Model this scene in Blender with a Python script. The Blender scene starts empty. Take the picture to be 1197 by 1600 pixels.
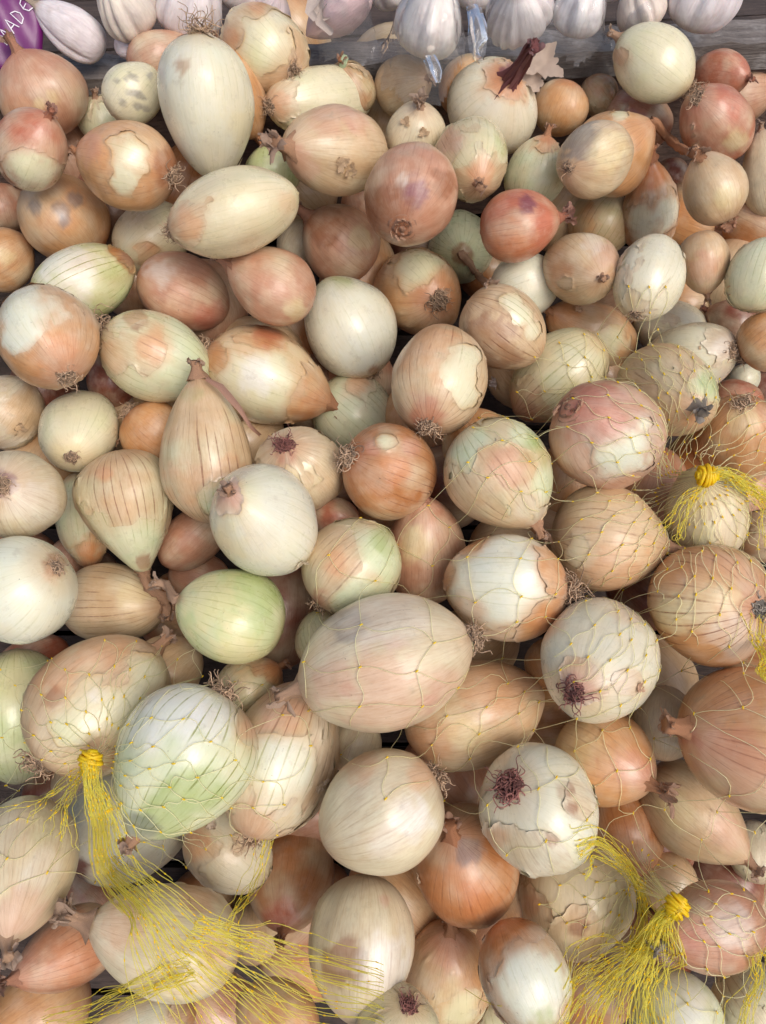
import bpy, math, random
import numpy as np
from mathutils import Vector, Matrix
from mathutils.bvhtree import BVHTree

# ---------------------------------------------------------------- camera
PW, PH = 1197.0, 1600.0
LENS = 26.0
F = PH * LENS / 36.0
PITCH = math.radians(62)
CAM = np.array([0.0, 0.0, 1.35])
FW = np.array([0.0, math.cos(PITCH), -math.sin(PITCH)])
RT = np.array([1.0, 0.0, 0.0])
UP = np.array([0.0, math.sin(PITCH), math.cos(PITCH)])
sc = bpy.context.scene
COL = sc.collection
cd = bpy.data.cameras.new('camera')
cam = bpy.data.objects.new('camera', cd)
COL.objects.link(cam)
cam.matrix_world = Matrix(((RT[0], UP[0], -FW[0], CAM[0]), (RT[1], UP[1], -FW[1], CAM[1]),
                           (RT[2], UP[2], -FW[2], CAM[2]), (0, 0, 0, 1)))
cd.sensor_fit = 'VERTICAL'
cd.sensor_height = 36.0
cd.lens = LENS
cd.clip_start = 0.01
cd.clip_end = 50
sc.camera = cam

# ---------------------------------------------------------------- light
SUN_EL, SUN_AZ = math.radians(56), math.radians(138)     # azimuth clockwise from +Y: behind the viewer, to the right
w = bpy.data.worlds.new('World')
sc.world = w
w.use_nodes = True
nt = w.node_tree
bg = nt.nodes['Background']
sky = nt.nodes.new('ShaderNodeTexSky')
sky.sky_type = 'NISHITA'
sky.sun_disc = False
sky.sun_elevation = SUN_EL
sky.sun_rotation = SUN_AZ
sky.air_density = 1.0
sky.dust_density = 5.0
sky.ozone_density = 1.0
nt.links.new(sky.outputs[0], bg.inputs[0])
bg.inputs[1].default_value = 0.15
sd = bpy.data.lights.new('sun', 'SUN')
sd.energy = 0.98
sd.angle = math.radians(28)
sd.color = (1.0, 0.985, 0.98)
sun = bpy.data.objects.new('sun', sd)
COL.objects.link(sun)
sdir = Vector((math.sin(SUN_AZ) * math.cos(SUN_EL), math.cos(SUN_AZ) * math.cos(SUN_EL), math.sin(SUN_EL)))
sun.rotation_euler = sdir.to_track_quat('Z', 'Y').to_euler()
sc.view_settings.view_transform = 'Standard'
sc.view_settings.look = 'None'
sc.view_settings.exposure = 0.1
sc.view_settings.gamma = 1.0

# ---------------------------------------------------------------- geometry of the place
# the heap is a slope (rising 16 degrees away from the stall keeper's side), its surface ~0.48 m from the lens
TILT = math.radians(16)
NRM = np.array([0.0, -math.sin(TILT), math.cos(TILT)])
PX = np.array([1.0, 0.0, 0.0])
PY = np.array([0.0, math.cos(TILT), math.sin(TILT)])
PO = CAM - 0.483 * NRM

def ray(px, py):
    return FW + (px - PW / 2) / F * RT - (py - PH / 2) / F * UP
def at(px, py, z):
    return CAM + z * ray(px, py)
def zplane(px, py, h=0.0):
    return (-0.483 + h) / ray(px, py).dot(NRM)
def onplane(px, py, h=0.0):
    return at(px, py, zplane(px, py, h))
def at_height(px, py, zz):
    d = ray(px, py)
    return CAM + d * ((zz - CAM[2]) / d[2])
def norm(v):
    v = np.asarray(v, float)
    return v / (np.linalg.norm(v) + 1e-12)

def lin(c):
    c = np.asarray(c, float) / 255.0
    return np.where(c <= 0.04045, c / 12.92, ((c + 0.055) / 1.055) ** 2.4)

# front top edge of the board that closes the heap at the back
EDGE = at(90, 130, zplane(90, 130, -.022)); ZTOP = EDGE[2]
UX = norm(at_height(1197, 70, ZTOP) - EDGE); UZ = np.array([0, 0, 1.0]); UY = np.cross(UZ, UX)

# ---------------------------------------------------------------- numpy value noise
def _hash(ix, iy, iz, seed):
    h = (ix * 374761393 + iy * 668265263 + iz * 2147483647 + seed * 1274126177) & 0xFFFFFFFF
    h = ((h ^ (h >> 13)) * 1274126177) & 0xFFFFFFFF
    h = ((h ^ (h >> 16)) * 2246822519) & 0xFFFFFFFF
    return ((h ^ (h >> 13)) & 0xFFFFFF) / float(0xFFFFFF)
def vnoise(P, seed=0):
    P = np.asarray(P, float) + 100.0
    I = np.floor(P).astype(np.int64)
    T = P - I
    T = T * T * (3 - 2 * T)
    r = 0
    for dx in (0, 1):
        for dy in (0, 1):
            for dz in (0, 1):
                wgt = (T[:, 0] if dx else 1 - T[:, 0]) * (T[:, 1] if dy else 1 - T[:, 1]) * (T[:, 2] if dz else 1 - T[:, 2])
                r = r + wgt * _hash(I[:, 0] + dx, I[:, 1] + dy, I[:, 2] + dz, seed)
    return r * 2 - 1
def fbm(P, seed=0, oct=3):
    s, a = 0, 1.0
    for k in range(oct):
        s = s + a * vnoise(P * (2.03 ** k), seed + k * 17)
        a *= 0.5
    return s

# ---------------------------------------------------------------- mesh helpers
def mesh_obj(name, V, Fc, mat, parent=None, cols=None, oc=None, sd=None, smooth=True):
    me = bpy.data.meshes.new(name)
    V = np.asarray(V, np.float64)
    me.from_pydata(V.tolist(), [], Fc if isinstance(Fc, list) else Fc.tolist())
    if smooth:
        me.polygons.foreach_set('use_smooth', np.ones(len(me.polygons), bool))
    n = len(V)
    if cols is not None:
        cc = np.ones((n, 4), np.float32)
        cols = np.asarray(cols, np.float32)
        if cols.ndim == 1:
            cols = np.tile(cols, (n, 1))
        cc[:, :cols.shape[1]] = cols
        at_ = me.attributes.new('tone', 'FLOAT_COLOR', 'POINT')
        at_.data.foreach_set('color', cc.ravel())
    if oc is not None:
        a2 = me.attributes.new('place', 'FLOAT_VECTOR', 'POINT')
        a2.data.foreach_set('vector', np.asarray(oc, np.float32).ravel())
    if sd is not None:
        a3 = me.attributes.new('seed', 'FLOAT', 'POINT')
        a3.data.foreach_set('value', np.full(n, sd, np.float32))
    me.materials.append(mat)
    me.update()
    o = bpy.data.objects.new(name, me)
    COL.objects.link(o)
    if parent is not None:
        o.parent = parent
    return o
def empty(name, M=None, label=None, cat=None, group=None, kind=None):
    o = bpy.data.objects.new(name, None)
    o.empty_display_size = 0.01
    COL.objects.link(o)
    if M is not None:
        o.matrix_world = M
    tag(o, label, cat, group, kind)
    return o
def tag(o, label=None, cat=None, group=None, kind=None):
    if label: o['label'] = label
    if cat: o['category'] = cat
    if group: o['group'] = group
    if kind: o['kind'] = kind
    return o

def tubes(lines, radii, n=3, phase=0.0):
    """one mesh of many thin tubes; lines: list of (k,3) arrays; radii: per line scalar or (k,) array"""
    VV, FF, base = [], [], 0
    for L, r in zip(lines, radii):
        L = np.asarray(L, float)
        k = len(L)
        r = np.full(k, r) if np.isscalar(r) else np.asarray(r)
        T = np.gradient(L, axis=0)
        T /= (np.linalg.norm(T, axis=1)[:, None] + 1e-12)
        ref = np.array([0.31, 0.22, 0.92])
        if abs(T.mean(0).dot(ref)) > 0.85: ref = np.array([0.9, -0.3, 0.1])
        A = np.cross(T, ref); A /= (np.linalg.norm(A, axis=1)[:, None] + 1e-12)
        B = np.cross(T, A)
        ang = np.arange(n) * 2 * math.pi / n + phase
        ring = L[:, None, :] + r[:, None, None] * (np.cos(ang)[None, :, None] * A[:, None, :] + np.sin(ang)[None, :, None] * B[:, None, :])
        VV.append(ring.reshape(-1, 3))
        i = np.arange(k - 1)[:, None] * n
        j = np.arange(n)[None, :]
        j2 = (j + 1) % n
        q = np.stack([i + j, i + j2, i + n + j2, i + n + j], -1).reshape(-1, 4) + base
        FF.append(q)
        base += k * n
    return np.concatenate(VV), np.concatenate(FF)

# ---------------------------------------------------------------- node helpers and materials
class NT:
    def __init__(s, name):
        s.m = bpy.data.materials.new(name); s.m.use_nodes = True
        s.t = s.m.node_tree; s.t.nodes.clear()
        s.out = s.n('ShaderNodeOutputMaterial')
    def n(s, t, **kw):
        nd = s.t.nodes.new(t)
        for k, v in kw.items(): setattr(nd, k, v)
        return nd
    def l(s, a, b): s.t.links.new(a, b)
    def val(s, sock, v):
        if hasattr(v, 'links'): s.l(v, sock)
        else: sock.default_value = v
    def math(s, op, a, b=0.0, clamp=False):
        nd = s.n('ShaderNodeMath', operation=op); nd.use_clamp = clamp
        s.val(nd.inputs[0], a); s.val(nd.inputs[1], b); return nd.outputs[0]
    def mix(s, f, a, b, mode='MIX'):
        nd = s.n('ShaderNodeMix', data_type='RGBA', blend_type=mode)
        s.val(nd.inputs[0], f); s.val(nd.inputs[6], a); s.val(nd.inputs[7], b); return nd.outputs[2]
    def ramp(s, f, a, b, lo=0.0, hi=1.0):
        nd = s.n('ShaderNodeMapRange', interpolation_type='SMOOTHSTEP')
        s.val(nd.inputs[0], f); nd.inputs[1].default_value = a; nd.inputs[2].default_value = b
        nd.inputs[3].default_value = lo; nd.inputs[4].default_value = hi; return nd.outputs[0]
    def noise(s, vec, scale, detail=2.0, w=None, rough=0.5, dist=0.0):
        nd = s.n('ShaderNodeTexNoise', noise_dimensions='4D' if w is not None else '3D')
        if vec is not None: s.l(vec, nd.inputs['Vector'])
        nd.inputs['Scale'].default_value = scale; nd.inputs['Detail'].default_value = detail
        nd.inputs['Roughness'].default_value = rough; nd.inputs['Distortion'].default_value = dist
        if w is not None: s.val(nd.inputs['W'], w)
        return nd.outputs['Fac']
    def attr(s, name, out='Fac'):
        return s.n('ShaderNodeAttribute', attribute_name=name).outputs[out]

def onion_material(name, skin):
    t = NT(name)
    tone = t.attr('tone', 'Color'); vein = t.attr('tone', 'Alpha')
    P = t.attr('place', 'Vector'); sd = t.attr('seed', 'Fac')
    sp = t.n('ShaderNodeSeparateXYZ'); t.l(P, sp.inputs[0])
    x, y, z = sp.outputs
    ang = t.math('ARCTAN2', y, x)
    ln = t.math('MAXIMUM', t.math('SQRT', t.math('ADD', t.math('MULTIPLY', x, x), t.math('MULTIPLY', y, y))), 0.02)
    cb = t.n('ShaderNodeCombineXYZ')
    t.l(t.math('DIVIDE', x, ln), cb.inputs[0]); t.l(t.math('DIVIDE', y, ln), cb.inputs[1])
    t.l(t.math('MULTIPLY', z, 0.16), cb.inputs[2])
    D = cb.outputs[0]
    sd7 = t.math('MULTIPLY', sd, 7.31)
    fibre = t.noise(D, 34, 4, w=sd7, rough=0.6)
    broad = t.noise(D, 3.0, 2, w=sd7)
    mott = t.noise(P, 2.2, 4, w=sd7, rough=0.6)
    fine = t.noise(P, 14, 3, w=sd7)
    wob = t.noise(D, 2.2, 2, w=t.math('ADD', sd7, 3.0))
    # evenly spaced veins that run from pole to pole and wander a little
    ph = t.math('ADD', t.math('MULTIPLY', ang, 16.0), t.math('MULTIPLY', wob, 4.5))
    cs = t.math('ABSOLUTE', t.math('COSINE', ph))
    line = t.math('MULTIPLY', t.ramp(cs, 0.955 if skin else 0.962, 1.0), t.ramp(fine, 0.25, 0.6, 0.45, 1.0))
    fade = t.ramp(t.noise(P, 1.6, 3, w=t.math('ADD', sd7, 9.0)), 0.38, 0.62)
    line = t.math('MULTIPLY', t.math('MULTIPLY', line, fade), t.math('MULTIPLY', vein, 1.0))
    col = tone
    col = t.mix(t.ramp(broad, 0.35, 0.7, 0.0, 0.35 if skin else 0.16), col, t.mix(1.0, col, (0.80, 0.62, 0.47, 1) if skin else (0.93, 0.89, 0.76, 1), 'MULTIPLY'))
    col = t.mix(t.ramp(mott, 0.42, 0.68, 0.0, 0.40 if skin else 0.22), col, t.mix(0.5, col, (0.78, 0.66, 0.50, 1) if skin else (0.80, 0.76, 0.62, 1)))
    col = t.mix(t.ramp(fibre, 0.35, 0.75, 0.0, 0.40 if skin else 0.30), col, t.mix(1.0, col, (0.74, 0.56, 0.44, 1) if skin else (0.84, 0.82, 0.66, 1), 'MULTIPLY'))
    col = t.mix(line, col, t.mix(1.0, col, (0.48, 0.33, 0.27, 1) if skin else (0.52, 0.53, 0.30, 1), 'MULTIPLY'))
    # soil specks and rub marks
    vo = t.n('ShaderNodeTexNoise', noise_dimensions='4D'); t.l(P, vo.inputs['Vector']); t.l(sd7, vo.inputs['W'])
    vo.inputs['Scale'].default_value = 22; vo.inputs['Detail'].default_value = 2
    spk = t.math('MULTIPLY', t.ramp(vo.outputs['Fac'], 0.70, 0.76), t.ramp(mott, 0.45, 0.6))
    col = t.mix(t.math('MULTIPLY', spk, 0.6), col, (0.10, 0.075, 0.05, 1))
    smud = t.math('MULTIPLY', t.ramp(t.noise(P, 3.3, 5, w=t.math('ADD', sd7, 5.0), rough=0.7), 0.56, 0.72), 0.28)
    col = t.mix(smud, col, (0.30, 0.24, 0.16, 1))
    b = t.n('ShaderNodeBsdfPrincipled')
    t.l(col, b.inputs['Base Color'])
    b.inputs['Specular IOR Level'].default_value = 0.42 if skin else 0.5
    t.l(t.ramp(t.noise(P, 5, 3, w=sd7), 0.3, 0.7, 0.30 if skin else 0.24, 0.48 if skin else 0.40), b.inputs['Roughness'])
    t.l(t.ramp(t.noise(P, 0.9, 2, w=t.math('MULTIPLY', sd, 3.7)), 0.35, 0.65, 0.06, 0.6), b.inputs['Coat Weight'])
    b.inputs['Coat Roughness'].default_value = 0.20
    b.inputs['Subsurface Weight'].default_value = 0.0 if skin else 0.12
    if not skin:
        b.inputs['Subsurface Radius'].default_value = (1.0, 0.75, 0.4)
        b.inputs['Subsurface Scale'].default_value = 0.004
    h = t.math('ADD', t.math('MULTIPLY', fibre, 0.6), t.math('MULTIPLY', fine, 0.35))
    h = t.math('SUBTRACT', h, t.math('MULTIPLY', line, 0.45))
    h = t.math('ADD', h, t.math('MULTIPLY', t.noise(P, 4, 3, w=sd7), 0.8))
    bu = t.n('ShaderNodeBump'); bu.inputs['Strength'].default_value = 0.42 if skin else 0.26
    bu.inputs['Distance'].default_value = 0.0012
    t.l(h, bu.inputs['Height']); t.l(bu.outputs[0], b.inputs['Normal'])
    t.l(b.outputs[0], t.out.inputs[0])
    return t.m

def fibre_material(name, rough=0.75, trans=0.0, scale=900):
    t = NT(name)
    tone = t.attr('tone', 'Color')
    tc = t.n('ShaderNodeTexCoord')
    n1 = t.noise(tc.outputs['Object'], scale, 3)
    col = t.mix(t.ramp(n1, 0.3, 0.7, 0.0, 0.75), tone, t.mix(1.0, tone, (0.5, 0.4, 0.35, 1), 'MULTIPLY'))
    b = t.n('ShaderNodeBsdfPrincipled')
    t.l(col, b.inputs['Base Color']); b.inputs['Roughness'].default_value = rough
    bu = t.n('ShaderNodeBump'); bu.inputs['Strength'].default_value = 0.5; bu.inputs['Distance'].default_value = 0.0008
    t.l(n1, bu.inputs['Height']); t.l(bu.outputs[0], b.inputs['Normal'])
    if trans:
        tr = t.n('ShaderNodeBsdfTranslucent'); t.l(col, tr.inputs[0])
        mx = t.n('ShaderNodeMixShader'); mx.inputs[0].default_value = trans
        t.l(b.outputs[0], mx.inputs[1]); t.l(tr.outputs[0], mx.inputs[2]); t.l(mx.outputs[0], t.out.inputs[0])
    else:
        t.l(b.outputs[0], t.out.inputs[0])
    return t.m

def garlic_material():
    t = NT('garlic_skin')
    tone = t.attr('tone', 'Color'); P = t.attr('place', 'Vector'); sd = t.attr('seed', 'Fac')
    sp = t.n('ShaderNodeSeparateXYZ'); t.l(P, sp.inputs[0]); x, y, z = sp.outputs
    ln = t.math('MAXIMUM', t.math('SQRT', t.math('ADD', t.math('MULTIPLY', x, x), t.math('MULTIPLY', y, y))), 0.02)
    cb = t.n('ShaderNodeCombineXYZ')
    t.l(t.math('DIVIDE', x, ln), cb.inputs[0]); t.l(t.math('DIVIDE', y, ln), cb.inputs[1]); t.l(t.math('MULTIPLY', z, 0.22), cb.inputs[2])
    fib = t.noise(cb.outputs[0], 13, 4, w=sd, rough=0.62)
    mott = t.noise(P, 2.4, 3, w=sd)
    col = t.mix(t.ramp(fib, 0.36, 0.7, 0.0, 0.55), tone, t.mix(1.0, tone, (0.78, 0.74, 0.74, 1), 'MULTIPLY'))
    col = t.mix(t.ramp(mott, 0.5, 0.72, 0.0, 0.45), col, (0.50, 0.42, 0.38, 1))
    b = t.n('ShaderNodeBsdfPrincipled'); t.l(col, b.inputs['Base Color']); b.inputs['Roughness'].default_value = 0.5
    b.inputs['Subsurface Weight'].default_value = 0.1; b.inputs['Subsurface Scale'].default_value = 0.004
    bu = t.n('ShaderNodeBump'); bu.inputs['Strength'].default_value = 0.55; bu.inputs['Distance'].default_value = 0.0012
    t.l(t.math('ADD', fib, t.math('MULTIPLY', mott, 1.2)), bu.inputs['Height']); t.l(bu.outputs[0], b.inputs['Normal'])
    t.l(b.outputs[0], t.out.inputs[0])
    return t.m

def film_material(name, tint=(0.93, 0.95, 1.0, 1), dens=0.06, rough=0.07):
    t = NT(name)
    tc = t.n('ShaderNodeTexCoord')
    n1 = t.noise(tc.outputs['Object'], 75, 1, rough=0.4, dist=0.6)
    bu = t.n('ShaderNodeBump'); bu.inputs['Strength'].default_value = 0.9; bu.inputs['Distance'].default_value = 0.003
    t.l(n1, bu.inputs['Height'])
    tr = t.n('ShaderNodeBsdfTransparent'); tr.inputs[0].default_value = (0.97, 0.975, 0.985, 1)
    gl = t.n('ShaderNodeBsdfGlossy'); gl.inputs['Roughness'].default_value = rough; gl.inputs['Color'].default_value = (1, 1, 1, 1)
    t.l(bu.outputs[0], gl.inputs['Normal'])
    df = t.n('ShaderNodeBsdfDiffuse'); df.inputs[0].default_value = tint
    fr = t.n('ShaderNodeFresnel'); fr.inputs[0].default_value = 1.5; t.l(bu.outputs[0], fr.inputs['Normal'])
    m1 = t.n('ShaderNodeMixShader'); m1.inputs[0].default_value = dens
    t.l(tr.outputs[0], m1.inputs[1]); t.l(df.outputs[0], m1.inputs[2])
    m2 = t.n('ShaderNodeMixShader'); t.l(t.ramp(fr.outputs[0], 0.04, 0.40, 0.02, 0.7), m2.inputs[0])
    t.l(m1.outputs[0], m2.inputs[1]); t.l(gl.outputs[0], m2.inputs[2]); t.l(m2.outputs[0], t.out.inputs[0])
    return t.m

def wood_material(name, a, b_, c, grain=(3, 60, 60)):
    t = NT(name)
    tc = t.n('ShaderNodeTexCoord'); mp = t.n('ShaderNodeMapping'); t.l(tc.outputs['Object'], mp.inputs[0])
    mp.inputs['Scale'].default_value = grain
    g = t.noise(mp.outputs[0], 3.0, 6, rough=0.65, dist=0.6)
    g2 = t.noise(mp.outputs[0], 14.0, 4, rough=0.7)
    st = t.noise(tc.outputs['Object'], 28, 4, rough=0.65)
    col = t.mix(t.ramp(g, 0.35, 0.65), a, b_)
    col = t.mix(t.ramp(st, 0.48, 0.66, 0.0, 0.85), col, c)
    col = t.mix(t.ramp(g2, 0.55, 0.7, 0.0, 0.7), col, (0.02, 0.016, 0.014, 1))
    bs = t.n('ShaderNodeBsdfPrincipled'); t.l(col, bs.inputs['Base Color']); bs.inputs['Roughness'].default_value = 0.8
    bu = t.n('ShaderNodeBump'); bu.inputs['Strength'].default_value = 0.8; bu.inputs['Distance'].default_value = 0.002
    t.l(t.math('ADD', g, g2), bu.inputs['Height']); t.l(bu.outputs[0], bs.inputs['Normal'])
    t.l(bs.outputs[0], t.out.inputs[0])
    return t.m

def plain_material(name, col, rough=0.6, bump=0.0, scale=60, var=0.25, spec=0.5, trans=0.0, metal=0.0):
    t = NT(name)
    tc = t.n('ShaderNodeTexCoord')
    n1 = t.noise(tc.outputs['Object'], scale, 4, rough=0.6)
    c = t.mix(t.ramp(n1, 0.3, 0.7, 0.0, 1.0), (*col, 1), (*[k * (1 - var) for k in col], 1))
    b = t.n('ShaderNodeBsdfPrincipled'); t.l(c, b.inputs['Base Color']); b.inputs['Roughness'].default_value = rough
    b.inputs['Specular IOR Level'].default_value = spec
    if bump:
        bu = t.n('ShaderNodeBump'); bu.inputs['Strength'].default_value = bump; bu.inputs['Distance'].default_value = 0.002
        t.l(n1, bu.inputs['Height']); t.l(bu.outputs[0], b.inputs['Normal'])
    if trans:
        tr = t.n('ShaderNodeBsdfTransparent')
        mx = t.n('ShaderNodeMixShader'); mx.inputs[0].default_value = trans
        t.l(b.outputs[0], mx.inputs[1]); t.l(tr.outputs[0], mx.inputs[2]); t.l(mx.outputs[0], t.out.inputs[0])
    else:
        t.l(b.outputs[0], t.out.inputs[0])
    return t.m

M_FLESH = onion_material('onion_flesh', False)
M_SKIN = onion_material('onion_dry_skin', True)
M_FIB = fibre_material('dry_fibre')
M_HUSK = fibre_material('papery_husk', 0.6, 0.3, 500)
M_GARLIC = garlic_material()
M_FILM = film_material('clear_bag_film')

# ---------------------------------------------------------------- onions
FLESH = {'W': (221, 222, 204), 'C': (220, 213, 180), 'G': (204, 212, 176), 'S': (190, 201, 144)}
SKIN = {'T': (210, 182, 142), 'O': (204, 153, 102), 'P': (192, 143, 114), 'B': (182, 124, 76),
        'R': (188, 114, 86), 'A': (216, 203, 170), 'D': (130, 76, 58)}
TINT = {'g': (158, 174, 104), 'r': (176, 78, 62), 'v': (120, 62, 82), 'k': (110, 108, 112), 'w': (232, 230, 222),
        'o': (212, 140, 90), 'b': (150, 96, 62), 'p': (206, 140, 126), 'y': (226, 212, 160), 'l': (226, 220, 206), 'm': (88, 36, 40)}
OH = {}
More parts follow.
